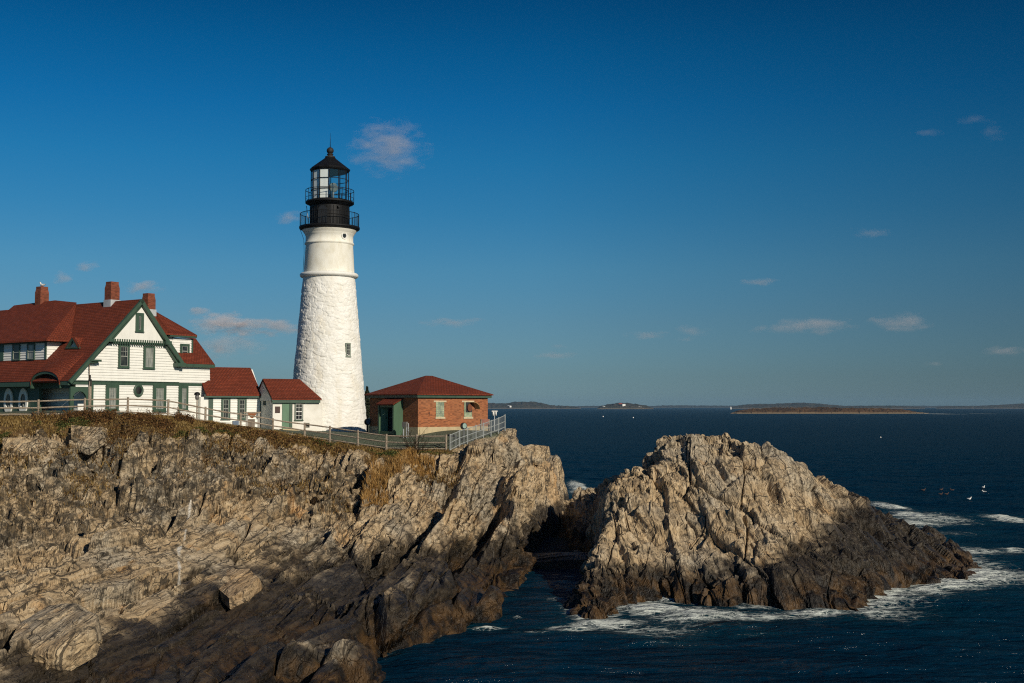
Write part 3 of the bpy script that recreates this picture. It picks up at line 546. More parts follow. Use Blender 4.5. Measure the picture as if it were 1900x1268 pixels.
# ================================================================== LIGHTHOUSE
def lighthouse():
    D = 102.0; c = P(608.3, 800, D); cx, cy = c.x, c.y; dist = math.hypot(cx, cy)
    def zz(y): return P(612, y, D).z
    def rr(hw, y):                       # silhouette half width in pixels -> radius
        k = hw / F * (D * CT + (zz(y) - H) * ST); return k * .999
    root = thing('lighthouse', (cx, cy, ground_z(cx, cy) - .4), 'tall tapering white lighthouse with a black lantern room, left of the brick building', 'lighthouse')
    # rubble-stone lower shaft, limewashed
    seg, rows = 440, 330; zb = zz(800) - 2.2; zt = zz(516); zs = np.linspace(zb, zt, rows); an = np.linspace(0, 2 * np.pi, seg, endpoint=False)
    r0, r1 = rr(73.0, 800), rr(47.8, 516); r_of = lambda z: r1 + (r0 - r1) * ((zt - z) / (zt - zz(800)))
    Z, A = np.meshgrid(zs, an, indexing='ij'); Rr = r_of(Z); q = np.stack([(A * 3.0).ravel() * .9, Z.ravel(), np.zeros(Z.size)], 1)
    cyl = np.stack([np.cos(A).ravel() * 3, np.sin(A).ravel() * 3, Z.ravel()], 1); wob = fbm(cyl * .9, 3, 71)[:, None] * .7
    f1, f2, r3, _ = voro((cyl * np.array([1.45, 1.45, 3.1]) + wob).astype(np.float32), 300, .9); f1b, f2b, r3b, _b = voro((cyl * np.array([3.2, 3.2, 6.0]) + wob * 2).astype(np.float32), 310, .9)
    dsp = .050 * (r3[0] - .5) - .030 * (1 - sstep(0, .16, f2 - f1)) + .026 * (r3b[0] - .5) - .010 * (1 - sstep(0, .16, f2b - f1b)) + .05 * (fbm(cyl * .7, 3, 72) - .5)
    fade = sstep(zt, zt - 1.0, Z).ravel() * .8 + .2; Rd = (Rr.ravel() + dsp * fade)
    V = np.stack([cx + Rd * np.cos(A).ravel(), cy + Rd * np.sin(A).ravel(), Z.ravel()], 1) - np.array(root.location)
    i = np.arange(rows * seg).reshape(rows, seg); j = np.roll(i, -1, axis=1); Q = np.stack([i[:-1], j[:-1], j[1:], i[1:]], -1).reshape(-1, 4)
    m = M('limewashed_rubble', rough=.8); p = m.pos(); m.set('Specular IOR Level', .25)
    n = m.noise(p, 1.1, 6, .7); stain = m.ramp(m.noise(m.map(p, (1.2, 1.2, .35)), 1.0, 6, .7), [(.52, 0.0), (.72, .55)])
    col = m.mix(stain, m.ramp(n, [(.3, (.70, .68, .61)), (.6, (.81, .80, .75))]), (.66, .58, .42))
    chip = m.math('MULTIPLY', m.ramp(m.noise(p, 4.5, 5, .75), [(.645, 0.0), (.675, 1.0)]), m.ramp(m.math('DIVIDE', m.math('SUBTRACT', m.node('SeparateXYZ', {0: p}).outputs['Z'], 7.0), 8.0, True), [(.1, .8), (.7, 0.0)]))
    col = m.mix(chip, col, (.16, .13, .09)); m.set('Base Color', col); m.set('Normal', m.bump(m.noise(p, 6, 5, .7), .022, .7))
    LW = m.m; sh = np_mesh('stone_shaft', V, Q, LW, True); sh.parent = root
    # smoother brick upper shaft with its mouldings
    MB().lathe((cx, cy), [(rr(47, 516), zz(517)), (rr(51.5, 515), zz(515.8)), (rr(53.6, 513), zz(514)), (rr(53.8, 510), zz(510.5)), (rr(52, 508.5), zz(508.5)), (rr(47, 507.5), zz(507.6))], 96).build('ring_moulding', WHITE, root)
    prof = [(rr(46.6, 508), zz(508)), (rr(46.2, 500), zz(500)), (rr(43.6, 457), zz(457)), (rr(43.9, 455.5), zz(455.6)), (rr(45.4, 454), zz(454.8)), (rr(45.4, 452), zz(452.3)), (rr(43.9, 451), zz(451.2)), (rr(43.7, 446), zz(446)), (rr(43.7, 438), zz(438.6)), (rr(45.0, 437.5), zz(437.6)), (rr(45.2, 436), zz(436)), (rr(46.8, 434), zz(434)), (rr(49, 431), zz(431)), (rr(51, 428), zz(428)), (rr(51.5, 426), zz(426))]
    m2 = M('limewashed_brick', rough=.75); p = m2.pos(); m2.set('Base Color', m2.ramp(m2.noise(m2.map(p, (1, 1, .5)), 1.3, 6, .65), [(.3, (.66, .62, .50)), (.55, (.79, .77, .68))])); m2.set('Normal', m2.bump(m2.noise(p, 7, 5, .7), .02, .6)); m2.set('Specular IOR Level', .25)
    MB().lathe((cx, cy), prof, 128).build('brick_shaft', m2.m, root)
    cmb = MB(); d3 = Vector((0 - cx, 0 - cy, 0)).normalized()
    def facing(px, y, rad_):             # point on the round wall seen at pixel px
        for k in range(400):
            a = -math.pi / 2 + (k - 200) / 200 * 1.5 + math.atan2(d3.x, -d3.y); q = Vector((cx + rad_ * math.cos(a), cy + rad_ * math.sin(a), zz(y)))
            yc = q.y * CT + (q.z - H) * ST
            if 950 + F * q.x / yc >= px: return a, q
        return a, q
    a, q = facing(638.5, 442, rr(43.7, 442)); nn = Vector((math.cos(a), math.sin(a), 0)); fr = Frame((q.x, q.y), math.degrees(a) + 90)
    vs = []; n_ = 24
    for k, dd in ((.30, -.05), (.30, .06), (.21, .06), (.19, -.02)): vs += [fr.w(k * math.cos(2 * math.pi * i / n_), zz(442) + k * math.sin(2 * math.pi * i / n_), dd) for i in range(n_)]
    ph = MB().add(vs, [(j_ * n_ + i_, j_ * n_ + (i_ + 1) % n_, (j_ + 1) * n_ + (i_ + 1) % n_, (j_ + 1) * n_ + i_) for j_ in range(3) for i_ in range(n_)]).build('porthole', WHITE, root)
    MB().add([fr.w(.2 * math.cos(2 * math.pi * i / n_), zz(442) + .2 * math.sin(2 * math.pi * i / n_), .012) for i in range(n_)], [tuple(range(n_))]).build('pane', PANE, ph)
    zc = zz(651); a, q = facing(645.5, 651, r_of(zc)); fr = Frame((q.x, q.y), math.degrees(a) + 90)
    window(fr, -.24, .24, zz(663.5), zz(639), root, d=-.02, case=.075, grid=(2, 2), low=(2, 2), cm=painted('window_stone_grey', (.20, .24, .19), .7), px=False)
    # gallery, drum, upper gallery
    MB().lathe((cx, cy), [(rr(48, 430), zz(429)), (rr(50.5, 429), zz(429)), (rr(54.5, 427), zz(426.6)), (rr(55.8, 425), zz(425.2)), (rr(55.8, 422), zz(422.3)), (rr(30, 422), zz(422.3))], 96).build('main_gallery', BLACK, root)
    dr = rr(35.9, 400); g = MB().lathe((cx, cy), [(dr, zz(423)), (dr, zz(384))], 72)
    for k in range(36):
        t = 2 * math.pi * k / 36; g.tube([(cx + (dr + .01) * math.cos(t), cy + (dr + .01) * math.sin(t), zz(421)), (cx + (dr + .01) * math.cos(t), cy + (dr + .01) * math.sin(t), zz(386))], .022, 5)
    for y_ in (420, 402): g.lathe((cx, cy), [(dr, zz(y_ + .8)), (dr + .05, zz(y_ + .5)), (dr + .05, zz(y_ - .5)), (dr, zz(y_ - .8))], 72)
    drum = g.build('watch_room', BLACK, root)
    a, q = facing(599, 398, dr); fr = Frame((q.x, q.y), math.degrees(a) + 90); dm = MB(); arch = [(-.42, zz(419)), (.42, zz(419)), (.42, zz(396))] + [(.42 * math.cos(t), zz(396) + .42 * math.sin(t)) for t in np.linspace(.2, math.pi - .2, 8)] + [(-.42, zz(396))]
    dm.prism(fr, arch, -.1, .07); dm.build('door', painted('black_door', (.018, .018, .018), .4), root)
    a, q = facing(627, 389, dr); MB().tube([q, q + Vector((math.cos(a), math.sin(a), 0)) * .22], .09, 10).build('vent', BLACK, root)
    MB().lathe((cx, cy), [(dr - .05, zz(385)), (dr + .02, zz(384.6)), (rr(38, 382), zz(381.6)), (rr(43.5, 380), zz(379.4)), (rr(44.8, 378), zz(378.4)), (rr(44.8, 376), zz(376.5)), (rr(44, 375.5), zz(375.3)), (rr(20, 375), zz(375.3))], 96).build('lantern_gallery', BLACK, root)
    def railing(R, yb, yt, nb, mids, name, npost):
        rl = MB(); z0, z1 = zz(yb), zz(yt); N = 72
        for z_, w_ in [(z1, .028)] + [(zz(q_), .018) for q_ in mids]:
            pts = [(cx + R * math.cos(2 * math.pi * k / N), cy + R * math.sin(2 * math.pi * k / N), z_) for k in range(N + 1)]; rl.tube(pts, w_, 6)
        for k in range(nb): t = 2 * math.pi * (k + .3) / nb; rl.tube([(cx + R * math.cos(t), cy + R * math.sin(t), z0), (cx + R * math.cos(t), cy + R * math.sin(t), z1)], .011, 5)
        for k in range(npost):
            t = 2 * math.pi * (k + .3) / npost; rl.tube([(cx + R * math.cos(t), cy + R * math.sin(t), z0), (cx + R * math.cos(t), cy + R * math.sin(t), z1 + .05)], .028, 6)
        rl.build(name, BLACK, root)
    railing(rr(54, 410), 422.5, 398.5, 80, [], 'gallery_railing', 10); railing(rr(44.2, 365), 375.5, 354.5, 0, [368.5], 'lantern_railing', 12)
    # lantern
    ph0 = math.atan2(d3.y, d3.x) + rad(-2.5); LR = rr(34.4, 345); z0, z1 = zz(374), zz(316)
    def vtx(k, R=LR): t = ph0 + k * math.pi / 6; return Vector((cx + R * math.cos(t), cy + R * math.sin(t), 0))
    fm = MB()
    for k in range(12): v = vtx(k); fm.tube([v + Vector((0, 0, z0 - .2)), v + Vector((0, 0, z1))], .042, 6)
    for z_ in (z0, zz(354.5), zz(335.5), z1 - .03):
        for k in range(12): fm.tube([vtx(k) + Vector((0, 0, z_)), vtx(k + 1) + Vector((0, 0, z_))], .030, 6)
    fm.lathe((cx, cy), [(rr(36, 374), zz(376)), (rr(36, 374), zz(372.5)), (rr(33, 374), zz(372))], 12, False, ph0); fm.build('lantern_frame', BLACK, root)
    gl = bpy.data.materials.new('lantern_glass'); gl.use_nodes = True; t = gl.node_tree; t.nodes.clear(); o = t.nodes.new('ShaderNodeOutputMaterial'); mxs = t.nodes.new('ShaderNodeMixShader'); tr = t.nodes.new('ShaderNodeBsdfTransparent'); gs = t.nodes.new('ShaderNodeBsdfGlossy'); fz = t.nodes.new('ShaderNodeValue'); fz.outputs[0].default_value = .07
    tr.inputs[0].default_value = (.90, .94, .94, 1); gs.inputs['Roughness'].default_value = .03
    t.links.new(fz.outputs[0], mxs.inputs[0]); t.links.new(tr.outputs[0], mxs.inputs[1]); t.links.new(gs.outputs[0], mxs.inputs[2]); t.links.new(mxs.outputs[0], o.inputs[0])
    BL = painted('white_blind', (.84, .83, .80), .7, .05)
    # vertex order: increasing k turns counter-clockwise; blinds hang in the facets left of the front one
    for k in range(12):
        a, b = vtx(k, LR - .01), vtx(k + 1, LR - .01); up0, up1 = Vector((0, 0, z0)), Vector((0, 0, z1))
        mid = (a + b) / 2; dx = mid.x - cx; fy = (mid - Vector((cx, cy, 0))).dot(d3)
        if dx < .1 and fy > -.3 and dx < 0:
            a2, b2 = vtx(k, LR - .07), vtx(k + 1, LR - .07)
            MB().slab([a2 + up0, b2 + up0, b2 + up1, a2 + up1], (Vector((cx, cy, 0)) - mid).normalized() * .03).build('blind', BL, root)
        MB().add([a + up0, b + up0, b + up1, a + up1], [(0, 1, 2, 3)]).build('glass_pane', gl, root)
    MB().lathe((cx, cy), [(rr(34, 316), zz(320)), (rr(36.6, 316), zz(317.5)), (rr(37.4, 316), zz(315.6)), (rr(36.4, 316), zz(314)), (rr(11, 293), zz(295)), (rr(9.2, 291), zz(292.5))], 12, False, ph0).build('roof', BLACK, root)
    MB().lathe((cx, cy), [(rr(9.2, 291), zz(293)), (rr(9.2, 291), zz(291)), (rr(5.5, 290), zz(290.5)), (rr(4.6, 288), zz(288)), (rr(6, 287.5), zz(287.5)), (rr(6, 286), zz(286.3)), (rr(4, 285.5), zz(285.8))] + [(rr(6.6 * math.sin(t_), 280), zz(280 + 6.4 * math.cos(t_))) for t_ in np.linspace(.3, math.pi - .05, 10)], 24).build('ventilator_ball', painted('rusty_black', (.016, .013, .010), .7), root)
    MB().tube([(cx, cy, zz(274)), (cx, cy, zz(260)), (cx, cy, zz(247))], [.035, .02, .008], 6).build('lightning_rod', BLACK, root)
    MB().lathe((cx, cy), [(LR - .1, zz(374)), (.0, zz(374))], 24, False).build('lantern_floor', painted('lantern_floor_grey', (.12, .12, .12)), root)
    MB().lathe((cx, cy), [(LR - .1, zz(318)), (LR * .8, zz(322)), (.4, zz(327)), (0, zz(327))], 24, False).build('lantern_ceiling', painted('lantern_ceiling_grey', (.22, .25, .25)), root)
    lc = Vector((cx, cy, 0)) + d3 * .25; b = MB(); b.tube([lc + Vector((.25, 0, zz(374))), lc + Vector((.25, 0, zz(358)))], .13, 10); pd = b.build('lamp_pedestal', painted('pedestal_grey', (.20, .24, .26)), root)
    dish = MB(); ax = (d3 + Vector((.45, 0, 0))).normalized(); sx = Vector((ax.y, -ax.x, 0)); cc = lc + Vector((.3, 0, zz(349.5)))
    for s_ in (1,):
        rings = [(.0, -.28), (.22, -.24), (.38, -.1), (.42, .05), (.37, .12), (.25, .17), (.12, .2), (0, .21)]; n_ = 24
        vs = [cc + ax * w_ + (sx * math.cos(2 * math.pi * i_ / n_) + Vector((0, 0, 1)) * math.sin(2 * math.pi * i_ / n_)) * q_ for q_, w_ in rings for i_ in range(n_)]
        dish.add(vs, [(j_ * n_ + i_, j_ * n_ + (i_ + 1) % n_, (j_ + 1) * n_ + (i_ + 1) % n_, (j_ + 1) * n_ + i_) for j_ in range(7) for i_ in range(n_)], True)
    dish.build('beacon_lens', M('lens_glass', (.35, .40, .38), .08, Metallic=.5).m, root)
    # ladder up the left of the drum and the antenna by it
    ld = MB(); rgt = Vector((-d3.y, d3.x, 0)); rgt = rgt if rgt.x > 0 else -rgt; bot = Vector((cx, cy, 0)) - rgt * rr(37.5, 420); top = Vector((cx, cy, 0)) - rgt * rr(42.5, 384)
    for dd in (-.16, .16): ld.tube([bot + d3 * dd + Vector((0, 0, zz(421))), top + d3 * dd + Vector((0, 0, zz(384)))], .03, 6)
    for k in range(8): f_ = (k + .5) / 8; q = bot.lerp(top, f_) + Vector((0, 0, zz(421) + (zz(384) - zz(421)) * f_)); ld.tube([q - d3 * .16, q + d3 * .16], .018, 5)
    ld.build('ladder', STEEL, root)
    cb = MB(); pts = [Vector((cx, cy, 0)) - rgt * (rr(h_, y_) + .04) + Vector((0, 0, zz(y_))) for h_, y_ in ((54, 426), (51, 432), (46, 446), (45.2, 470), (47, 506))]; cb.tube(pts, .018, 5)
    cb.build('earth_cable', BLACK, root)
    return cx, cy
LHX, LHY = lighthouse()
# ================================================================== KEEPERS' HOUSE
def house():
    o = P(129, 706, 85.6); G = Frame((o.x, o.y), 55.0); D2 = Frame((o.x, o.y), -35.0)
    zg = 9.2
    root = thing('keepers_house', (G.w(6, zg - .8, -5)), 'big white clapboard house with a red gabled roof, green trim and three brick chimneys', 'house')
    sE, zE = G.hit(129.5, 707, .5); sR, zR = G.hit(265, 555, .5); sF, zF = G.hit(344, 676, .5); LEN = -24
    sl_n = Vector(G.a) * -(zR - zE) + Vector((0, 0, 1)) * (sR - sE); sl_n.normalize(); p0 = G.w(sE, zE, 0)
    def onroof(px, py): return on_plane(px, py, p0, sl_n)
    def roofz(s): return zE + (zR - zE) * (s - sE) / (sR - sE)
    # ---- main roof
    rf = MB(); th = .16; n2 = Vector(G.a) * (zR - zF) + Vector((0, 0, 1)) * (sF - sR); n2.normalize()
    # far ridge end drops a little
    RB = G.w(sR, zR + .12, -10)
    rf.slab([G.w(sE, zE, .5), G.w(sR, zR, .5), G.w(sR, zR, LEN), G.w(sE, zE, LEN)], -sl_n * th)
    rf.slab([G.w(sR, zR - .003, .5), G.w(sF, zF, .5), G.w(sF, zF, -11), G.w(sR, zR - .003, -11)], -n2 * th)
    roof = rf.build('roof', ROOF, root)
    # ---- body
    UP = px_poly(G, [(136, 706), (332.5, 709.5), (332.5, 679), (300, 622), (264.5, 566), (213, 628)])
    sW0 = G.hit(136, 706)[0]; sW1 = G.hit(332.5, 700)[0]; zbelt = G.hit(230, 709)[1]; z_lo = zg - 1.0; sM = G.hit(172, 740)[0]
    bd = MB(); bd.prism(G, UP, -20, -.06); bd.fbox(G, sM + .02, sW1 - .02, z_lo, zbelt, -11, -.06); bd.fbox(G, sE + 2.6, sM + .02, z_lo, zbelt, -20, -2.8); body = bd.build('wall', WHITE, root)
    sd = MB(); clapboards(G, UP, -.04, mb=sd)
    x = [G.hit(px, 740)[0] for px in (172, 195, 221, 282, 308, 332.5)]
    clapboards(G, [(sM, z_lo), (sW1, z_lo), (sW1, zbelt), (sM, zbelt)], -.04, mb=sd)
    sL0 = G.hit(141, 715)[0]; clapboards(G, [(sL0, G.hit(150, 718)[1]), (sM - .15, G.hit(150, 718)[1]), (sM - .15, zbelt - .1), (sL0, zbelt - .1)], -.04, mb=sd)
    sd.build('clapboard_siding', WHITE, root)
    # pediment with its row of little brackets
    pd = MB(); PD = px_poly(G, [(206, 633.5), (309, 638), (264.5, 565)], .25); pd.prism(G, PD, -.04, .25); pd.build('gable_pediment', WHITE, root)
    br = MB(); (sa, za), (sb, zb_) = G.hit(207, 632.5, .25), G.hit(308, 637, .25); nb = 24
    for k in range(nb):
        f_ = (k + .5) / nb; s_, z_ = sa + (sb - sa) * f_, za + (zb_ - za) * f_; br.fbox(G, s_ - .04, s_ + .04, z_ - .22, z_ + .16, .02, .33)
    br.prism(G, [(sa, za - .07), (sb, zb_ - .07), (sb, zb_ - .02), (sa, za - .02)], .0, .29); br.build('bracket_row', GREEN, root)
    # trim
    tr = MB()
    def band(fr, pts, w, d0, d1, down=True):  # board along a pixel polyline, width w below it
        q = [fr.hit(a, b, d1) for a, b in pts]
        for (s0, z0), (s1, z1) in zip(q[:-1], q[1:]):
            t = Vector((s1 - s0, z1 - z0)).normalized(); nn = Vector((t.y, -t.x)); nn = nn if nn.y < 0 else -nn
            tr.prism(fr, [(s0, z0), (s1, z1), (s1 + nn.x * w, z1 + nn.y * w), (s0 + nn.x * w, z0 + nn.y * w)], d0, d1)
    band(G, [(129, 708), (265, 555)], .26, .30, .53); band(G, [(265, 555), (344, 676)], .30, .30, .53)
    band(G, [(266, 567), (310, 636), (337, 680)], .22, -.04, .27); band(G, [(205, 633), (264, 565)], .12, -.04, .28)
    band(G, [(129, 707.5), (332.5, 710.5), (334, 710.6)], .22, -.03, .06); band(G, [(129, 706.2), (333, 709.2)], .05, -.03, .13)
    for px in (333.2,):
        s_ = G.hit(px, 740)[0]; tr.fbox(G, s_ - .12, s_ + .02, z_lo, zbelt - .2, -.03, .035)
    tr.fbox(G, sM - .15, sM + .04, z_lo, zbelt - .2, -.03, .035)
    s_, z_ = G.hit(307, 637, .3); tr.fbox(G, s_ - .12, s_ + .42, z_ - .12, z_ + .16, 0, .56)
    s_, z_ = G.hit(206, 632, .3); tr.fbox(G, s_ - .3, s_ + .12, z_ - .10, z_ + .12, 0, .56)
    s_, z_ = G.hit(326, 673, .3); tr.fbox(G, s_, sF + .02, z_ - .32, z_ - .02, -.3, .56)
    s_, z_ = G.hit(164, 667, .3); tr.fbox(G, s_, s_ + .95, z_ - .14, z_, 0, .56); tr.fbox(G, s_ + .15, s_ + .8, z_ - .26, z_ - .142, 0, .40)
    tr.build('green_trim', GREEN, root)
    # windows of the gable wall
    window(G, 219.5, 239.5, 639, 682, root, d=0, case=.16, grid=(3, 2), low=(1, 1)); window(G, 266, 286.5, 641.5, 684, root, d=0, case=.16, grid=(3, 2), low=(2, 1), pm=CURT)
    w = window(G, 251.5, 265.8, 580.5, 615.5, root, d=.25, case=.26, grid=(1, 1), low=(1, 1), double=False); w['label'] = 'narrow attic window in a green surround'
    window(G, 196, 219.8, 713, 762, root, d=0, case=.26, grid=(4, 3), low=(2, 1), pm=CURT); window(G, 283.5, 307.5, 714, 763, root, d=0, case=.26, grid=(4, 3), low=(2, 1), pm=CURT)
    disc_window(G, 256.3, 725, 8.8, 11.5, root)
    MB().tube([G.w(*G.hit(166, 673, .2), .2), G.w(*G.hit(165.5, 704, .06), .06)], .03, 6).build('downpipe', painted('rusty_pipe', (.16, .10, .05)), root)
    # ---- right wing
    E = Frame(G.w(0, 0, -.25)[:2], 55.0); s0, s1 = sW1, E.hit(386.5, 740)[0]; zb2 = E.hit(360, 711)[1]; ze = E.hit(360, 681)[1]; bw = MB()
    bw.fbox(E, s0 - .05, s1 - .02, z_lo, zb2, -7, -.02); bw.fbox(E, s0 - .05, s1 + .02, zb2, ze + .1, -7, .05); bw.build('wall', WHITE, root)
    sd = MB(); clapboards(E, [(s0 + .03, z_lo), (s1, z_lo), (s1, zb2), (s0 + .03, zb2)], 0, mb=sd); clapboards(E, [(s0 + .03, zb2), (s1 + .08, zb2), (s1 + .04, ze), (s0 + .03, ze)], .06, mb=sd); sd.build('clapboard_siding', WHITE, root)
    tr = MB(); tr.fbox(E, s1 - .16, s1 + .03, z_lo, zb2 - .02, -.03, .05); tr.fbox(E, s0, s1 + .03, zb2 - .24, zb2 - .02, -.03, .055)
    se, zf = E.hit(399, 677, .4); tr.fbox(E, s0 + .2, se, zf - .26, zf - .01, 0, .42); tr.build('green_trim', GREEN, root)
    window(E, 332.8, 348.3, 716, 761, root, d=.0, case=.2, grid=(3, 3), low=(1, 1), pm=CURT)
    top = E.w(*E.hit(363, 628, -2.6), -2.6); topl = E.w(*E.hit(322, 628, -2.6), -2.6); a0 = E.w(s0 + .12, zf, .4); a1 = E.w(se, zf, .4)
    rf = MB(); rf.slab([a0, a1, top, topl], (0, 0, -.14)); back = E.w(se, zf, -7); rf.slab([a1, back, top + Vector((E.n * -1.5)), top], (0, 0, -.14))
    # dormer of the wing
    dw = Frame(E.w(0, 0, -.9)[:2], 55.0); t0, zt = dw.hit(321, 627); t1 = dw.hit(357.5, 627)[0]; zd0 = dw.hit(357, 668)[1]
    MB().fbox(dw, t0 - 1, t1 - .03, zd0 - 1, zt, -4, -.03).build('dormer_wall', WHITE, root)
    clapboards(dw, [(t0, zd0), (t1 - .1, zd0), (t1 - .1, zt), (t0, zt)], 0).build('clapboard_siding', WHITE, root)
    tr = MB(); tr.fbox(dw, t1 - .14, t1 + .02, zd0, zt, -.03, .05); f0 = dw.hit(316, 620, .4)[0]; f1, zfz = dw.hit(365.5, 622, .4); tr.fbox(dw, f0, f1, zfz - .24, zfz - .02, -.3, .40); tr.build('green_trim', GREEN, root)
    window(dw, 333.5, 350.5, 638, 664, root, d=0, case=.18, grid=(1, 1), low=(1, 1))
    A, B = dw.w(f0, zfz, .42), dw.w(f1, zfz, .42); T = P(283, 573.5, (A.y + B.y) / 2 + 1.8); T2 = P(292, 580, T.y + 2)
    rf.slab([A, B, T2, T], (0, 0, -.12)); rf.slab([B, dw.w(f1, zfz, -4.5), T2], (0, 0, -.12)); rf.slab([A, T, T + Vector((G.a * -3)) + Vector((0, 0, -3)), A + Vector((G.a * -2))], (0, 0, -.12)); rf.build('roof', ROOF, root)
    # ---- big dormer on the left slope
    dc = onroof(87, 668); sd_, zd_, dd_ = G.inv(dc); FD = Frame(G.w(sd_, 0, 0)[:2], -35.0)
    q0 = FD.hit(87, 634)[0]; q9 = FD.hit(-60, 634)[0]; zt = FD.hit(87, 630)[1]; zb = FD.hit(60, 667.5)[1]
    MB().fbox(FD, q9, q0 - .02, zb - .3, zt, -6, -.03).build('dormer_wall', WHITE, root)
    tr = MB(); sd = MB(); xs = [FD.hit(px, 650)[0] for px in (4, 7.5, 25, 27, 37, 38.5, 52, 54, 65, 66, 84, 87)]
    zs = FD.hit(50, 668)[1]
    for a_, b_ in ((1, 2), (5, 6), (9, 10)): clapboards(FD, [(xs[a_], zs), (xs[b_], zs), (xs[b_], zt - .25), (xs[a_], zt - .25)], 0, mb=sd)
    clapboards(FD, [(q9, zs), (xs[0] - .6, zs), (xs[0] - .6, zt - .25), (q9, zt - .25)], 0, mb=sd); tr.fbox(FD, xs[10] + .01, q0, zs, zt - .05, -.03, .07); tr.fbox(FD, q9, xs[10], zt - .25, zt, -.03, .12); tr.fbox(FD, xs[0] - .6, xs[1] - .01, zs, zt - .25, -.03, .06)
    for k in (2, 6): window(FD, xs[k], xs[k + 3], zs, zt - .26, root, d=0, case=.10, grid=(1, 1), low=(1, 1), px=False, sill=False, pm=PANE if k == 2 else CURT)
    side = Frame(FD.w(q0, 0, 0)[:2], 55.0); zs_r = side.hit(118, 636)
    tri = [(0.0, zs), (0.0, zt), side.hit(122, 631)]; clapboards(side, tri, .0, mb=sd); tr.prism(side, [(0.0, zt - .02), (0.0, zt - .2), (zs_r[0], zt - .2), (zs_r[0] + .2, zt - .02)], -.02, .1)
    sd.build('clapboard_siding', WHITE, root); tr.build('green_trim', GREEN, root)
    rf = MB(); C0 = FD.w(*FD.hit(86.5, 629.5, .5), .5); PK = on_plane(102, 557.5, G.w(sR, 0, 0), G.a); RK = on_plane(142, 561.5, G.w(sR, 0, 0), G.a); LK = on_plane(26, 567, G.w(sR, 0, 0), G.a); VR = onroof(131, 631); CL = FD.w(*FD.hit(-60, 631, .5), .5); CL.z = C0.z
    up = Vector((0, 0, -.14)); rf.slab([CL, C0, PK, LK], up); rf.slab([C0, VR, RK, PK], up); rf.slab([LK + Vector(G.a) * .0, PK, PK + Vector(G.a) * 3 + Vector((0, 0, -2.5)), LK + Vector(G.a) * 3 + Vector((0, 0, -2.5))], up)
    rf.build('roof', ROOF, root)
    # ---- triangular dormer
    tb = onroof(136, 647); sT = G.inv(tb)[0]; FT = Frame(G.w(sT, 0, 0)[:2], -35.0); tri = [FT.hit(122.5, 647), FT.hit(149.5, 647), FT.hit(136.5, 625.5)]; zT = tri[2][1]
    def scl(k, d_): cx_ = sum(t[0] for t in tri) / 3; cz_ = sum(t[1] for t in tri) / 3; return [(cx_ + (a_ - cx_) * k, cz_ + (b_ - cz_) * k) for a_, b_ in tri]
    tm = MB(); o_, i_ = scl(1, 0), scl(.60, 0)
    for k in range(3): tm.prism(FT, [o_[k], o_[(k + 1) % 3], i_[(k + 1) % 3], i_[k]], -.05, .12)
    tdn = tm.build('triangle_dormer', GREEN, root); MB().prism(FT, scl(.62, 0), -.20, -.12).build('louvre', SASHW, tdn)
    run = (zT - roofz(sT)) / ((zR - zE) / (sR - sE)); ap = FT.w(*tri[2], .14); bk = ap + Vector(G.a) * (run + .1); L_ = FT.w(*tri[0], .14); R_ = FT.w(*tri[1], .14)
    MB().slab([L_, ap, bk], (0, 0, -.03)).slab([ap, R_, bk], (0, 0, -.03)).build('triangle_dormer_roof', ROOF, root)
    # ---- porch under the eave
    FP = Frame(G.w(sE + 1.0, 0, 0)[:2], -35.0); zt = zE - .25; xr = FP.hit(131, 720)[0]; xl = FP.hit(-80, 720)[0]
    tr = MB(); eav = Frame(G.w(sE + .05, 0, 0)[:2], -35.0); e1 = eav.hit(127, 709)[0]; e0 = eav.hit(-80, 709)[0]; a0_, a1_ = eav.hit(58, 706)[0], eav.hit(112, 706)[0]
    tr.fbox(eav, e0, a0_, zE - .36, zE - .02, -.25, .02); tr.fbox(eav, a1_, e1, zE - .30, zE - .02, -.25, .02); tr.fbox(FP, xl, xr, zt - .25, zt + .35, -.15, .0)
    ar = []; mx_, hw = (a0_ + a1_) / 2, (a1_ - a0_) / 2
    for k in range(17): t = math.pi * k / 16; ar.append((mx_ - hw * math.cos(t), zE - .28 + 1.05 * math.sin(t) ** .8))
    for (s0_, z0_), (s1_, z1_) in zip(ar[:-1], ar[1:]): tr.prism(eav, [(s0_, z0_ - .22), (s1_, z1_ - .22), (s1_, z1_), (s0_, z0_)], -.30, .05)
    x0, x1 = FP.hit(58, 740)[0], FP.hit(72, 740)[0]
    tr.fbox(FP, x0, x1, z_lo, zt, -.3, -.01); tr.fbox(FP, xr - .22, xr, z_lo, zt, -.3, -.01); tr.build('porch_trim', GREEN, root)
    rfb = MB(); ap2 = [eav.w(s_, z_ + .02, .1) for s_, z_ in ar]; bp = [eav.w(s_, 0, 0) + Vector(G.a) * 2.2 + Vector((0, 0, roofz(sE + 2.2) + .03)) for s_, z_ in ar]
    for k in range(16): rfb.slab([ap2[k], ap2[k + 1], bp[k + 1], bp[k]], (0, 0, -.05))
    rfb.build('eyebrow_roof', ROOF, root)
    pw = MB(); pw.fbox(FP, xl, x0, z_lo, zt, -.28, -.03); pw.build('porch_wall', GREEN, root)
    iw = MB(); bkp = Frame(G.w(sE + 2.7, 0, 0)[:2], -35.0); iw.fbox(bkp, bkp.hit(-40, 740)[0], bkp.hit(150, 740)[0], z_lo, zE + .3, -.2, 0); iw.fbox(FP, x1, xr, z_lo, z_lo + 1.7, -.25, -.1); iw.build('porch_inner_wall', painted('porch_grey', (.10, .14, .13)), root)
    xa, xb = bkp.hit(92, 740)[0], bkp.hit(104, 740)[0]; pdr = MB().fbox(bkp, xa, xb, z_lo, zE - .5, .001, .06).build('porch_door', painted('porch_door_grey', (.11, .13, .13)), root)
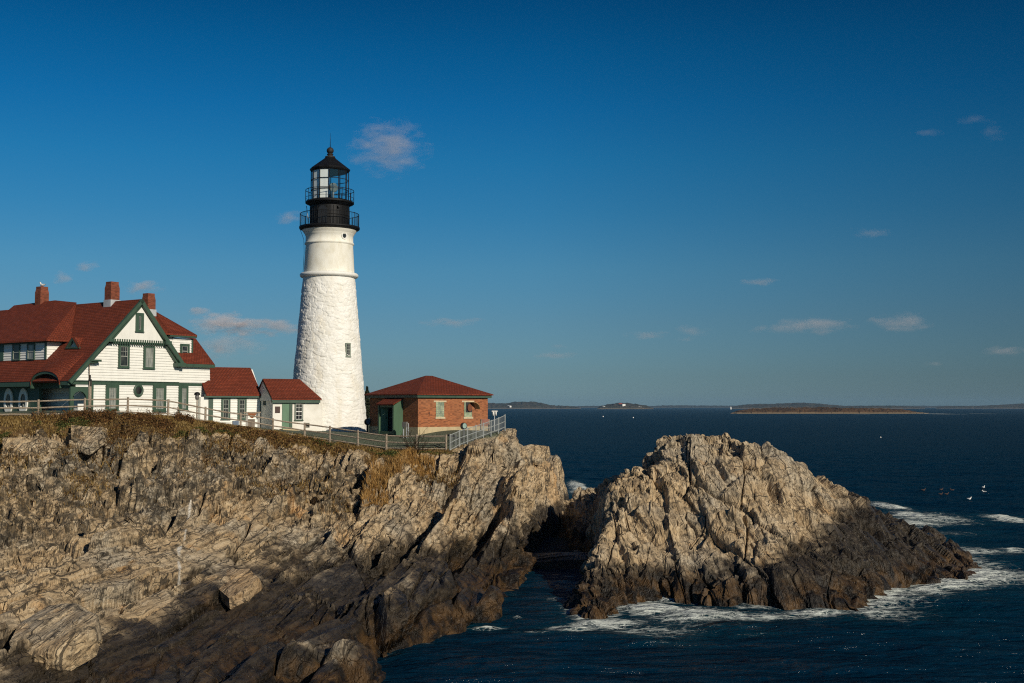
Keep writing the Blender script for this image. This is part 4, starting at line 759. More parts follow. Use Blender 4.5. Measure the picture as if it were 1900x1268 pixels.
    # oval porch windows in white clapboard surrounds
    for c_ in (16.5, 44, -12):
        s_, z_ = FP.hit(c_, 745); sw = .56; mb = MB(); n_ = 28
        def oval(k, dd, kk=1.0): return [FP.w(s_ + sw * k * math.cos(2 * math.pi * i / n_), z_ + (.95 * k * kk) * math.sin(2 * math.pi * i / n_), dd) for i in range(n_)]
        vs = oval(1, -.02, 1.05) + oval(1, .09, 1.05) + oval(.62, .09) + oval(.62, 0)
        mb.add(vs, [(j * n_ + i, j * n_ + (i + 1) % n_, (j + 1) * n_ + (i + 1) % n_, (j + 1) * n_ + i) for j in range(3) for i in range(n_)])
        clapboards(FP, [(s_ - sw, z_lo), (s_ + sw, z_lo), (s_ + sw, z_ - .8), (s_ - sw, z_ - .8)], .0, mb=mb); w = mb.build('window', WHITE, root)
        MB().add(oval(.63, .02), [tuple(range(n_))]).build('pane', PANE, w); f_ = MB().fbox(FP, s_ - .02, s_ + .02, z_ - .55, z_ + .55, .022, .06)
        f_.build('sash', SASH, w); w['label'] = 'oval window ringed with white shingles'
    # arch at the porch end (on the gable plane)
    am = MB(); ca = G.hit(151, 740); s_l, s_r = G.hit(131, 740)[0], sM - .15; zt_ = G.hit(150, 718)[1]; zc = G.hit(151, 742)[1]; r_ = (G.hit(161, 742)[0] - G.hit(135, 742)[0]) / 2; mc = (G.hit(161, 742)[0] + G.hit(135, 742)[0]) / 2; N_ = 16
    for k in range(N_):
        t0_, t1_ = math.pi * k / N_, math.pi * (k + 1) / N_; pa, pb = (mc - r_ * math.cos(t0_), zc + r_ * 1.05 * math.sin(t0_)), (mc - r_ * math.cos(t1_), zc + r_ * 1.05 * math.sin(t1_))
        am.prism(G, [pa, pb, (pb[0], zt_), (pa[0], zt_)], -.2, -.02)
    am.fbox(G, s_l, mc - r_, z_lo, zt_, -.2, -.02); am.fbox(G, mc + r_, s_r, z_lo, zt_, -.2, -.02); am.build('porch_arch', GREEN, root)
    MB().fbox(G, mc - .05, mc + r_ * .75, z_lo, G.hit(150, 756)[1] + .25, -.24, -.12).build('porch_panel', WHITE, root)
    # ---- chimneys (sitting in the roof)
    def chimney(px, yt, ds, w_, gull=False):
        c_ = on_plane(px, yt + 8, G.w(sR + ds, 0, 0), G.a); s_, _, d_ = G.inv(c_); zt_ = (CAMP + ray(px, yt) * ((c_ - CAMP).length / ray(px, yt).length)).z; h = w_ / 2
        m_ = MB(); m_.fbox(G, s_ - h, s_ + h, zR - 2.5, zt_ - .5, d_ - h, d_ + h)
        k = h * .86; b_ = [G.w(s_ + a_, zt_ - .5, d_ + e_) for a_, e_ in ((-h, h), (h, h), (h, -h), (-h, -h))] + [G.w(s_ + a_, zt_ - .2, d_ + e_) for a_, e_ in ((-k, k), (k, k), (k, -k), (-k, -k))]
        m_.hexa(b_); m_.fbox(G, s_ - k, s_ + k, zt_ - .2, zt_, d_ - k, d_ + k); ch = m_.build('chimney', BRICKC, roof)
        MB().fbox(G, s_ - h - .05, s_ + h + .05, zR - 1.2, zR + .10 - abs(ds) * .6, d_ - h - .05, d_ + h + .05).build('flashing', STEEL, ch)
        return G.w(s_, zt_, d_)
    global GULL_PERCH
    GULL_PERCH = chimney(78, 532.5, 0, .78); chimney(208.3, 523.5, 0, .80); chimney(276, 545, 1.3, .74)
house()
# ================================================================== LINK SHEDS, BRICK BUILDING
def gable_shed(root, fr, x0, x1, y_eave, ridge, eaves, wall_bottom, depth, plaster=False, s_ext=0):
    pass
def sheds():
    # longer shed beside the house
    o = P(386, 740, 95.4); A = Frame((o.x, o.y), 33.0); zg = 8.6
    root = thing('link_building', A.w(2, 8.6, -2), 'white clapboard shed with two green-framed windows next to the big house', 'shed')
    s0, s1 = 0, A.hit(484, 760)[0]; ze = A.hit(430, 737)[1]; dep = 4.4; zr = A.hit(430, 682, -2.2)[1]; zl = zg - .9
    MB().fbox(A, s0 - .6, s1 - .02, zl, ze, -dep, -.03).prism(Frame(A.w(s1 - .02, 0, 0)[:2], 123), [(0, ze), (dep, ze), (dep / 2, zr - .15)], -.02, .1).build('wall', WHITE, root)
    a1 = A.hit(395, 760)[0]; sd = clapboards(A, [(a1, zl), (s1 - .08, zl), (s1 - .08, ze), (a1, ze)], 0); sd.build('clapboard_siding', WHITE, root)
    MB().fbox(A, s0 + .05, a1, zl, ze, -.03, .06).fbox(A, s1 - .08, s1 + .02, zl, ze, -.03, .05).fbox(A, s0 - .3, A.hit(486, 735, .35)[0], A.hit(430, 738, .35)[1], A.hit(430, 732.5, .35)[1], -.05, .35).build('green_trim', GREEN, root)
    window(A, 410.2, 427, 738, 778, root, d=0, case=.16, grid=(2, 2), low=(2, 1)); window(A, 440.5, 457, 738.5, 778, root, d=0, case=.16, grid=(2, 2), low=(2, 1))
    e0, e1 = A.w(s0 - .3, A.hit(430, 732, .4)[1], .4), A.w(A.hit(486, 732, .4)[0], A.hit(430, 732, .4)[1], .4); r0, r1 = A.w(s0 - .3, zr, -2.2), A.w(A.hit(464.8, 682, -2.2)[0], zr, -2.2)
    b0, b1 = A.w(s0 - .3, e0.z, -dep - .4), A.w(s1 + .1, e0.z, -dep - .4); rf = MB(); rf.slab([e0, e1, r1, r0], (0, 0, -.12)); rf.slab([r0, r1, b1, b0], (0, 0, -.12)); rf.slab([e1, b1, r1], (0, 0, -.12)); rf.build('roof', ROOF, root)
    # small shed against the tower
    o = P(506, 760, 95.6); B = Frame((o.x, o.y), 33.0); ze = B.hit(540, 744)[1]; zl = zg - 1.1; s1 = B.hit(592, 760)[0] + .3; dep = 3.6; zr = B.hit(500, 703, -1.8)[1]
    root = thing('entrance_shed', B.w(2, 8.3, -1.5), 'small plain white shed with a green door and one window, built against the lighthouse foot', 'shed')
    m = M('whitewashed_plaster', rough=.8); p = m.pos(); m.set('Base Color', m.ramp(m.noise(p, 1.2, 6, .7), [(.3, (.64, .61, .53)), (.6, (.78, .76, .69))])); m.set('Normal', m.bump(m.noise(p, 6, 5, .7), .008, .6)); m.set('Specular IOR Level', .2)
    end = Frame(B.w(0, 0, 0)[:2], 123.0)     # left end wall: runs away from the camera
    MB().fbox(B, 0, s1, zl, ze + .05, -dep, 0).prism(B, [(0, ze), (s1, ze), (s1, ze + .1), (0, ze + .1)], -dep, 0).build('wall', m.m, root)
    MB().prism(Frame(B.w(0, 0, 0)[:2], 123.0), [(0, ze), (dep, ze), (dep / 2, zr - .1)], -.12, -.001).build('gable', m.m, root)
    ea = B.hit(540, 740, .3); rl = B.hit(477.5, 703, -1.8); e0 = B.w(-.18, ea[1], .32); e1 = B.w(B.hit(597, 740, .3)[0], ea[1], .32); r0 = B.w(-.18, zr, -1.8); r1 = B.w(B.hit(556, 704, -1.8)[0], zr, -1.8); b0, b1 = B.w(-.18, ea[1], -dep - .3), B.w(s1, ea[1], -dep - .3)
    rf = MB(); rf.slab([e0, e1, r1, r0], (0, 0, -.10)); rf.slab([r0, r1, b1, b0], (0, 0, -.10)); rf.build('roof', ROOF, root)
    MB().slab([e0 + Vector((0, 0, -.101)), r0 + Vector((0, 0, -.101)), r0 + Vector((0, 0, -.24)), e0 + Vector((0, 0, -.24))], B.a * .10).fbox(B, -.15, B.hit(594, 745, .2)[0], ea[1] - .34, ea[1] - .10, -.05, .26).build('green_trim', GREEN, root)
    d0, d1 = B.hit(523.2, 770)[0], B.hit(541.5, 770)[0]; zt = B.hit(532, 746)[1]; dl = B.hit(536, 770)[0]; zd = zl
    dr = MB().fbox(B, d0, dl, zd, zt - .12, .004, .07).build('door', LGREEN, root); MB().fbox(B, d0 - .05, d1, zt - .12, zt + .02, .003, .12).fbox(B, dl, d1, zd, zt - .12, .003, .12).build('door_frame', GREEN, root)
    MB().tube([B.w(dl - .1, zd + 1.75, .07), B.w(dl - .1, zd + 1.75, .14)], .035, 8).build('handle', STEEL, dr)
    w = window(B, 546.5, 561.8, 748, 779.5, root, d=0, case=.07, grid=(2, 2), low=(2, 2), cm=GREEN, sm=SASHW)
    s_, z_ = B.hit(514.8, 760.5); MB().fbox(B, s_ - .21, s_ + .21, z_ - .26, z_ + .26, 0, .04).fbox(B, s_ - .17, s_ + .17, z_ - .22, z_ + .22, .04, .05).build('plaque', BRONZE, root)
    sx, sz = Frame(B.w(0, 0, 0)[:2], 123.0).hit(491.5, 747.5); q = B.w(0, 0, 0) + Vector((0, 0, 0))
    fe = Frame(B.w(0, 0, -dep)[:2], 123.0 - 180.0)
    t_, z_ = fe.hit(491.5, 747.5); window(fe, t_ - .17, t_ + .17, z_ - .22, z_ + .22, root, d=0, case=.04, grid=(1, 1), low=(1, 1), px=False, double=False, sill=False)
    st = MB().fbox(B, d0 - .2, d1 + .3, ground_z(*B.w(1.5, 0, 0)[:2]) - .4, B.hit(533, 796, .4)[1], .01, .7).build('door_step', CONC, root)
sheds()
def brick_house():
    o = P(775.5, 806, 89.0); R = Frame((o.x, o.y), 42.0); L = Frame((o.x, o.y), -48.0); ze = R.hit(776, 734)[1]; zp = R.hit(776, 793)[1]; zl = 7.0
    w1 = R.hit(905, 760)[0]; w2 = -L.hit(686, 760)[0]
    root = thing('brick_building', R.w(w1 / 2, 7.6, -w2 / 2), 'square red brick building with a hipped red roof, right of the lighthouse', 'building')
    MB().fbox(R, 0, w1, zp, ze, -w2, 0).build('wall', BRICK, root); MB().fbox(R, -.03, w1 + .03, zl, zp - .001, -w2 - .03, .03).build('plinth', CONC, root)
    oh = .32; z0 = ze + .02; z1 = R.hit(776, 697, -w2 / 2)[1]; ov = [(-oh, oh), (w1 + oh, oh), (w1 + oh, -w2 - oh), (-oh, -w2 - oh)]; h = w2 / 2 + oh
    c = [R.w(s, z0 + .1, d) for s, d in ov]; ra, rb = R.w(-oh + h, z1, -w2 / 2), R.w(w1 + oh - h, z1, -w2 / 2)
    rf = MB(); rf.add([*c, ra, rb, *[q + Vector((0, 0, -.08)) for q in c]], [(0, 1, 5, 4), (1, 2, 5), (2, 3, 4, 5), (3, 0, 4), (0, 6, 7, 1), (1, 7, 8, 2), (2, 8, 9, 3), (3, 9, 6, 0), (9, 8, 7, 6)]); rf.build('roof', ROOF, root)
    tr = MB(); g = .22; z9 = z0 + .018
    tr.fbox(R, -g, w1 + g, z9 - .20, z9, .002, g); tr.fbox(R, -g, w1 + g, z9 - .20, z9, -w2 - g, -w2); tr.fbox(R, -g, -.001, z9 - .20, z9, -w2, .002); tr.fbox(R, w1 + .001, w1 + g, z9 - .20, z9, -w2, .002); tr.build('eave_trim', GREEN, root)
    # barred windows in pale stone lintels
    for i_, (xa, xb) in enumerate(((808.7, 823.8), (860.8, 875.5))):
        s0, s1 = R.hit(xa, 760)[0], R.hit(xb, 760)[0]; zt, zb = R.hit(xa, 746.5)[1], R.hit(xa, 774)[1]
        PS = painted('pale_stone', (.52, .42, .27), .8); w = MB().fbox(R, s0, s1, zb, zt, -.03, .0005).build('window', DARKIN, root); MB().fbox(R, s0 - .22, s1 + .22, zt, zt + .12, -.02, .03).build('lintel', PS, w); MB().fbox(R, s0 - .08, s1 + .08, zb - .14, zb, -.02, .07).build('sill', PS, w)
        if i_ == 0:
            m = M('glass_block', (.30, .36, .24), .15); p = m.pos(); m.set('Base Color', m.ramp(m.noise(p, 3, 3), [(.35, (.14, .20, .13)), (.65, (.42, .46, .30))])); MB().fbox(R, s0, s1, zb, zt, .001, .02).build('pane', m.m, w)
            bars = MB()
            for k in range(1, 4): x = s0 + (s1 - s0) * k / 4; bars.fbox(R, x - .01, x + .01, zb, zt, .021, .05)
            for k in range(1, 8): z = zb + (zt - zb) * k / 8; bars.fbox(R, s0, s1, z - .011, z + .011, .023, .045)
            bars.build('bars', SASH, w)
        else:
            MB().fbox(R, s0, s1, zb, zt, .001, .02).build('pane', DARKIN, w); MB().fbox(R, s0, s0 + .12, zb, zt, .022, .06).fbox(R, s0 + .12, s1, zb, zb + .35, .022, .03).build('pane_strip', m.m, w)
            # fan hood that opens outward
            hd = MB(); cs, cz = s1 - .30, zt - .42; n_ = 10
            for k in range(n_):
                t0, t1 = math.pi * .5 * k / n_, math.pi * .5 * (k + 1) / n_; q = [(cs + .05 + .62 * math.sin(t), cz - .12 + .52 * math.cos(t)) for t in (t0, t1)]
                hd.slab([R.w(q[0][0], q[0][1], .02), R.w(q[1][0], q[1][1], .02), R.w(q[1][0], q[1][1], .55), R.w(q[0][0], q[0][1], .55)], (0, 0, .025))
            hood = hd.build('vent_hood', TAN, w)
            n_ = 18; fs = MB(); fs.add([R.w(cs + .22 * math.cos(2 * math.pi * k / n_), cz + .30 * math.sin(2 * math.pi * k / n_), .12) for k in range(n_)], [tuple(range(n_))]); fs.build('fan_opening', painted('rust_brown', (.16, .05, .02)), w)
    # small dark openings and a repaired patch
    s_, z_ = R.hit(796, 768); MB().fbox(R, s_ - .03, s_ + .03, z_ - .15, z_ + .15, 0, .03).build('wall_pipe', BRONZE, root)
    # green porch on the shaded side
    S = L; dpo = .85; s1 = S.hit(731.0, 780, dpo)[0]; s0 = S.hit(701.8, 780, dpo)[0]; zt = S.hit(716, 752.5, dpo)[1]; zb = S.hit(716, 803.5, dpo)[1] ; zk = S.hit(742, 741, .1)[1]; t = .07; dp = dpo
    bx = MB(); bx.fbox(S, s0, s0 + .14, zb - .1, zt, .01, dp); bx.prism(Frame(S.w(s1, 0, 0)[:2], 42.0), [(0, zb - .1), (-0.0, zk), (-.0, zk)], 0, .01)
    EW = Frame(S.w(s1, 0, 0)[:2], 42.0 + 0.0)
    # right wall of the porch with its sloping head
    a_, b_ = S.w(s1, zb - .15, .01), S.w(s1, zb - .15, dp); bx.slab([a_, b_, Vector((b_.x, b_.y, zt)), Vector((a_.x, a_.y, zk))], S.a * -t)
    bx.fbox(S, s0 + .14, s1 - t - .001, zt - .16, zt - .002, dp - .1, dp - .003); bx.fbox(S, s0 + .14, s1 - t - .001, zb - .1, zb + .12, dp - .1, dp - .003)
    for xa in (s0 + .001, s1 - .16): bx.fbox(S, xa, xa + .155, zb - .1, zt - .01, dp + .001, dp + .04)
    pch = bx.build('porch', painted('porch_green', (.052, .108, .060), .6, .08), root)
    sl = MB().slab([S.w(s0 - .15, zt + .03, dp + .16), S.w(s1 + .1, zt + .03, dp + .16), S.w(s1 + .1, zk + .05, .0), S.w(s0 - .15, zk + .05, .0)], (0, 0, .07)); sl.build('porch_roof', ROOF, pch)
    MB().fbox(S, s0 + .145, s1 - t - .01, zb, zt - .17, .015, .04).build('porch_dark_sheet', DARKIN, pch)  # near-black sheet across the back of the porch
    dl = MB(); c0 = S.w(s0 + .16, zb + .13, dp - .12); c1 = c0 + S.a * .20 - S.n * .50; dl.slab([c0, c1, c1 + Vector((0, 0, zt - zb - .35)), c0 + Vector((0, 0, zt - zb - .35))], S.a * .05); dd = dl.build('porch_door', LGREEN, pch)
    MB().tube([c0.lerp(c1, .7) + S.a * .05 + Vector((0, 0, 1.0)), c0.lerp(c1, .7) + S.a * .15 + Vector((0, 0, 1.0))], .03, 8).build('handle', BLACK, dd)
    s_, z_ = S.hit(729, 738, .1); MB().fbox(S, S.hit(713, 738)[0], S.hit(745, 738)[0], zk + .12, zk + .22, .0, .18).build('wall_lamp_bar', STEEL, root)
    return R, L
BR, BL_ = brick_house()
# ================================================================== FENCES
def fence_post_data():
    xs = [71, 157, 237, 312, 381, 446, 506, 565, 612, 664, 717, 773, 828]; tops = [741.5, 738.5, 737.5, 741, 755, 766, 776, 784.5, 790.5, 798, 805.5, 806.5, 806.5]; bots = [775, 774, 771, 776, 787, 797, 806, 813, 821, 831, 837, 838, 838]
    fx = [f[0] for f in FENCE]; return [(x, t, b, float(np.interp(x, fx, [f[2] for f in FENCE]))) for x, t, b in zip(xs, tops, bots)]
def rail_fence():
    pd = fence_post_data(); pd = [(-25, 742, 775, 80.5)] + pd; rng = random.Random(4)
    b0 = P(pd[6][0], pd[6][2], pd[6][3]); root = thing('rail_fence', b0, 'long weathered split rail fence with three rails running along the cliff top', 'fence')
    P3 = []
    for x, t, b, D in pd:
        top, bot = P(x, t, D), P(x, b, D); g = ground_z(bot.x, bot.y); bot.z = min(bot.z, g) - .25; top.x, top.y = bot.x, bot.y; P3.append((bot, top)); w = .085
        mb = MB(); mb.tube([bot, bot.lerp(top, .5) + Vector((rng.uniform(-.01, .01), 0, 0)), top], [w, w * .97, w * .9], 6, False); mb.build('post', WOOD, root)
    for (b0, t0), (b1, t1) in zip(P3[:-1], P3[1:]):
        h0, h1 = t0.z - .12, t1.z - .12
        for k, dz in enumerate((0.0, .46, .90)):
            a, c = Vector((b0.x, b0.y, h0 - dz)), Vector((b1.x, b1.y, h1 - dz)); mid = a.lerp(c, .5) + Vector((0, 0, rng.uniform(-.04, .02))); mb = MB()
            mb.tube([a, mid, c], [.045, .06, .045], 5, False); mb.build('rail', WOOD, root)
    return P3
POSTS = rail_fence()
def picket_fence():
    pts = [(835, 807, 837, 85), (852, 800, 827, 85.6), (867, 795, 821, 86.2), (883, 790, 815, 87), (897, 786, 809, 87.8), (911, 781, 804, 88.6), (925, 776, 799, 89.4), (937, 770.5, 794, 90)]
    m = painted('grey_white_paint', (.28, .30, .29), .6, .12); base = P(885, 815, 87); root = thing('picket_railing', base, 'pale grey picket railing climbing the rock beside the brick building', 'fence'); Q = []
    for x, t, b, D in pts:
        top, bot = P(x, t, D), P(x, b, D); top.x, top.y = bot.x, bot.y; bot.z -= .25; MB().tube([bot, top + Vector((0, 0, .06))], .045, 6, False).build('post', m, root); Q.append((bot + Vector((0, 0, .25)), top))
    for (b0, t0), (b1, t1) in zip(Q[:-1], Q[1:]):
        mb = MB()
        for f_ in (.98, .50, .06): mb.tube([b0.lerp(t0, f_), b1.lerp(t1, f_)], .026, 5, False)
        n = max(4, int((b1 - b0).length / .13))
        for k in range(1, n): q0, q1 = b0.lerp(b1, k / n), t0.lerp(t1, k / n); mb.tube([q0 + Vector((0, 0, -.05)), q1], .016, 4, False)
        mb.build('picket_panel', m, root)
picket_fence()
# ================================================================== SMALL THINGS ROUND THE FENCE
def at_ground(px, D): p = P(px, 790, D); return Vector((p.x, p.y, ground_z(p.x, p.y)))
def round_post(name, px, ytop, D, r, mat, label, cat, head=None):
    g = at_ground(px, D); top = P(px, ytop, D); root = thing(name, g, label, cat); MB().tube([g - Vector((0, 0, .3)), Vector((g.x, g.y, top.z))], r, 8).build('pole', mat, root); return root, g, Vector((g.x, g.y, top.z))
r_, g_, t_ = round_post('service_pole', 165.5, 708, 83.4, .12, WOOD, 'thick grey wooden pole with a black metal bracket before the big house', 'pole')
MB().box((t_.x, t_.y, t_.z - .35), .22, .22, .5, 15).build('bracket', BLACK, r_); MB().tube([t_ + Vector((0, 0, -.1)), t_ + Vector((0, 0, .45))], .05, 6).build('insulator', BLACK, r_)
r_, g_, t_ = round_post('hooded_lamp', 365, 739, 86.4, .05, WOOD, 'thin post with a small round black hooded head by the house wing', 'lamp')
MB().lathe((t_.x, t_.y), [(.0, t_.z - .12), (.13, t_.z - .1), (.15, t_.z + .12), (.12, t_.z + .3), (0, t_.z + .30)], 12).build('head', painted('lamp_grey', (.16, .15, .14)), r_); MB().lathe((t_.x, t_.y), [(.22, t_.z + .22), (.21, t_.z + .34), (.12, t_.z + .43), (0, t_.z + .45)], 14).build('hood', BLACK, r_)
r_, g_, t_ = round_post('marker_post', 330, 755, 85.8, .06, WOOD, 'short plain wooden stake between two fence posts under the wing window', 'post')
def viewer(px, ytop, D, label, body, face):
    r_, g_, t_ = round_post('coin_viewer', px, ytop + 9, D, .07, body, label, 'telescope'); c = t_ + Vector((0, 0, .16))
    fr = Frame((c.x, c.y), 20); n_ = 16; mb = MB(); mb.add([fr.w(.22 * math.cos(2 * math.pi * i / n_), c.z + .26 * math.sin(2 * math.pi * i / n_), .12) for i in range(n_)] + [fr.w(.22 * math.cos(2 * math.pi * i / n_), c.z + .26 * math.sin(2 * math.pi * i / n_), -.16) for i in range(n_)], [tuple(range(n_)), tuple(range(2 * n_ - 1, n_ - 1, -1))] + [(i, n_ + i, n_ + (i + 1) % n_, (i + 1) % n_) for i in range(n_)]); mb.build('head', body, r_)
    MB().add([fr.w(.03 + .15 * math.cos(2 * math.pi * i / n_), c.z + .02 + .19 * math.sin(2 * math.pi * i / n_), .135) for i in range(n_)], [tuple(range(n_))]).build('face', face, r_)
viewer(860.5, 786, 86.9, 'round coin telescope with a pale green face behind the picket railing', BLACK, painted('viewer_green', (.28, .40, .34)))
viewer(681.5, 778, 93.5, 'black coin telescope at the right foot of the lighthouse', BLACK, painted('viewer_dark', (.06, .10, .16)))
def utility_box():
    g = at_ground(752, 88.6); root = thing('utility_box', g, 'small grey electric box on short legs in front of the shaded brick wall', 'box'); fr = Frame((g.x, g.y), -30); z = P(751, 793, 88.6).z
    MB().fbox(fr, -.22, .16, z, P(751, 783, 88.6).z, -.12, .12).build('cabinet', painted('cabinet_grey', (.14, .13, .115)), root)
    for s_ in (-.16, .12): MB().fbox(fr, s_ - .03, s_ + .03, g.z - .2, z, -.03, .03).build('leg', STEEL, root)
    MB().tube([fr.w(.30, g.z - .2, .0), fr.w(.30, z + .3, .0)], .025, 6).build('conduit', STEEL, root)
utility_box()
def mast():
    p = P(917.5, 800, 96); g = Vector((p.x, p.y, ground_z(p.x, p.y))); root = thing('signal_mast', g, 'thin mast with a white crossbar and two small lamps beyond the picket railing', 'mast'); t = P(917.5, 764, 96)
    MB().tube([g - Vector((0, 0, .5)), Vector((g.x, g.y, t.z))], .035, 6).build('pole', STEEL, root); MB().box((g.x, g.y, t.z), .48, .22, .07, 10).build('crossbar', SASHW, root)
    for dx in (-.1, .12): MB().tube([(g.x + dx, g.y - .05, t.z - .32), (g.x + dx, g.y - .05, t.z - .01)], .06, 8).build('lamp', SASHW, root)
mast()
def display():
    g = at_ground(468, 91.5); root = thing('display_stand', g, 'weathered stand with a rust coloured curved top in front of the long shed', 'stand'); D = 91.5; fr = Frame((g.x, g.y), 15)
    def s(px, py): return fr.hit(px, py)
    z0 = g.z - .3
    for xa, xb, yt in ((456, 460, 767), (478, 482.5, 767)):
        a, zt = s(xa, yt); b, _ = s(xb, yt); MB().fbox(fr, a, b, z0, zt, -.1, .1).build('post', painted('stand_grey', (.33, .31, .27)), root)
    a, zt = s(452, 764.5); b, _ = s(484, 764.5); MB().fbox(fr, a, b, zt - .10, zt, -.14, .14).build('top_board', WOOD, root)
    m = MB(); n_ = 10; c0, zc = s(459.5, 767); c1, _ = s(476, 767)
    for k in range(n_):
        x0, x1 = c0 + (c1 - c0) * k / n_, c0 + (c1 - c0) * (k + 1) / n_; h = lambda x: .36 * math.sin(math.pi * (x - c0) / (c1 - c0)); m.prism(fr, [(x0, zc - .001), (x1, zc - .001), (x1, zc - .03 - h(x1)), (x0, zc - .03 - h(x0))][::-1], -.12, .12)
    m.build('rusty_drum', painted('rust_orange', (.23, .075, .02), .8, .2), root); a, _ = s(459, 780); b, _ = s(473, 780); zt = s(466, 778)[1]; MB().fbox(fr, a, b, z0, zt, -.16, .0).build('panel', painted('stand_brown', (.20, .16, .12), .8, .2), root)
display()
def sign_board():
    (b0, t0) = POSTS[8]; fr = Frame((t0.x, t0.y), 10); o = MB().fbox(fr, .05, .36, t0.z - .38, t0.z - .02, -.02, .0).build('sign_board', painted('sign_back', (.16, .15, .11)))
    tag(o, 'small dark square board fixed to a fence post, seen from behind', 'sign')
sign_board()
g_ = at_ground(437, 90.0); o_ = MB().box((g_.x, g_.y, g_.z - .1), .45, .35, .40, 20).build('meter_box', painted('blue_grey', (.10, .14, .20))); tag(o_, 'small blue grey box on the grass below the long shed windows', 'box')
def notice():
    g = at_ground(901, 90.3); root = thing('notice_board', g, 'low reddish notice board on posts at the right corner of the brick building', 'sign'); fr = Frame((g.x, g.y), 35); z = P(901, 783.5, 90.3).z
    for s_ in (-.42, .30): MB().fbox(fr, s_ - .04, s_ + .04, g.z - .3, z + .22, -.04, .04).build('post', WOOD, root)
    MB().fbox(fr, -.38, .26, z - .18, z + .22, .041, .07).build('board', painted('board_red', (.24, .10, .07)), root)
notice()
# ================================================================== ROCK BLOCKS
def rock_block(name, pts, label, seed, size=.9, group=None):
    """a loose block: the hull of its corners, finely cut and fractured"""
    import bmesh
    bm = bmesh.new()
    for p in pts: bm.verts.new(p)
    bmesh.ops.convex_hull(bm, input=bm.verts); bmesh.ops.triangulate(bm, faces=bm.faces)
    for _ in range(6):
        es = [e_ for e_ in bm.edges if e_.calc_length() > .14]
        if not es or len(bm.verts) > 45000: break
        bmesh.ops.subdivide_edges(bm, edges=es, cuts=1, use_grid_fill=False); bmesh.ops.triangulate(bm, faces=bm.faces)
    bm.normal_update(); V = np.array([v.co[:] for v in bm.verts]); N = np.array([v.normal[:] for v in bm.verts]); T = np.array([[v.index for v in f.verts] for f in bm.faces]); bm.verts.index_update()
    T = np.array([[v.index for v in f.verts] for f in bm.faces]); bm.free()
    W_ = rockify(V, N.astype(np.float32), np.full(len(V), .24 * size), rot_basis(8 + seed * 7, 12), seed * 31, .5, saw=.25, nz=.25)
    c = V.mean(0); c[2] = V[:, 2].min(); z0 = np.zeros(len(V)); o = np_mesh(name, W_ - c, T, ROCK, False, {'lawn': z0, 'veg': z0, 'vein': z0, 'ochre': z0 + (.25 if seed == 2 else 0), 'dry': z0 + (-.6 if seed == 9 else 2.6)}); o.location = c
    return tag(o, label, 'rock', group)
def blk(corners, back, drop): # front-face pixel corners at depths + extrusion back/down
    a = [P(*c) for c in corners]; return a + [p + Vector(back) for p in a] + [p + Vector((0, .2, -drop)) for p in a]
rock_block('boulder', blk([(14, 1192, 40.4), (62, 1218, 39.4), (108, 1208, 39.4), (172, 1172, 40.8), (176, 1138, 42.0), (140, 1118, 43.8), (90, 1126, 44.2), (36, 1160, 42.0)], (-.6, 2.6, -.6), .8), 'big pale block of layered rock with cracks across it, in the lower left corner', 1, 1.0)
rock_block('boulder', [(1.0, 77.5, -.6), (5.6, 77.0, -.6), (5.8, 82.5, -.6), (1.2, 83.0, -.6), (1.2, 78.2, .35), (5.2, 78.4, .45), (5.4, 82, .5), (1.4, 82.4, .4), (3.2, 80, .7)], 'low dark wet ledge crossing the mouth of the channel between headland and island', 9, .9)
rock_block('boulder', blk([(392, 1082, 54.8), (425, 1110, 52.6), (455, 1096, 53.4), (480, 1072, 55.6), (462, 1056, 57.0), (420, 1058, 56.8)], (0, 1.2, -.8), .5), 'ochre angular block criss-crossed with cracks, at the edge of the dark wet rocks', 2, .7)
rock_block('boulder', blk([(958, 847, 94.5), (1000, 856, 95), (1020, 840, 96.5), (1018, 829, 97.5), (985, 825, 97), (958, 832, 96)], (.1, 2.4, -.2), .35), 'flat overhanging slab of rock on the headland tip above the dark channel', 3, .6)
rock_block('boulder', blk([(915, 842, 87), (940, 846, 88), (954, 822, 90), (956, 795, 91), (937, 796, 91), (922, 806, 89.5)], (.1, 2.0, -.2), .8), 'tall pale rock knob at the top end of the picket railing', 4, .7)
rock_block('boulder', blk([(0, 872, 74.0), (52, 876, 73.6), (92, 868, 74.2), (98, 822, 76.0), (70, 808, 77.2), (5, 812, 77.2)], (0, 2.0, -.2), .9), 'row of upright dark-faced rock blocks below the grass at the left edge', 5, 1.0)
rock_block('boulder', blk([(128, 822, 76.8), (165, 832, 76.4), (190, 812, 77.4), (192, 790, 78.8), (130, 787, 78.8)], (0, 1.4, -.2), .5), 'flat-topped pale rock just under the grass in front of the tall pole', 6, .8)
rock_block('boulder', blk([(272, 940, 69.0), (330, 950, 68.2), (368, 925, 70.2), (350, 896, 72.6), (300, 892, 73.0), (258, 912, 71.0)], (0, 1.4, -.4), .8), 'yellowish angular rock mass halfway up the left cliff', 8, .9)
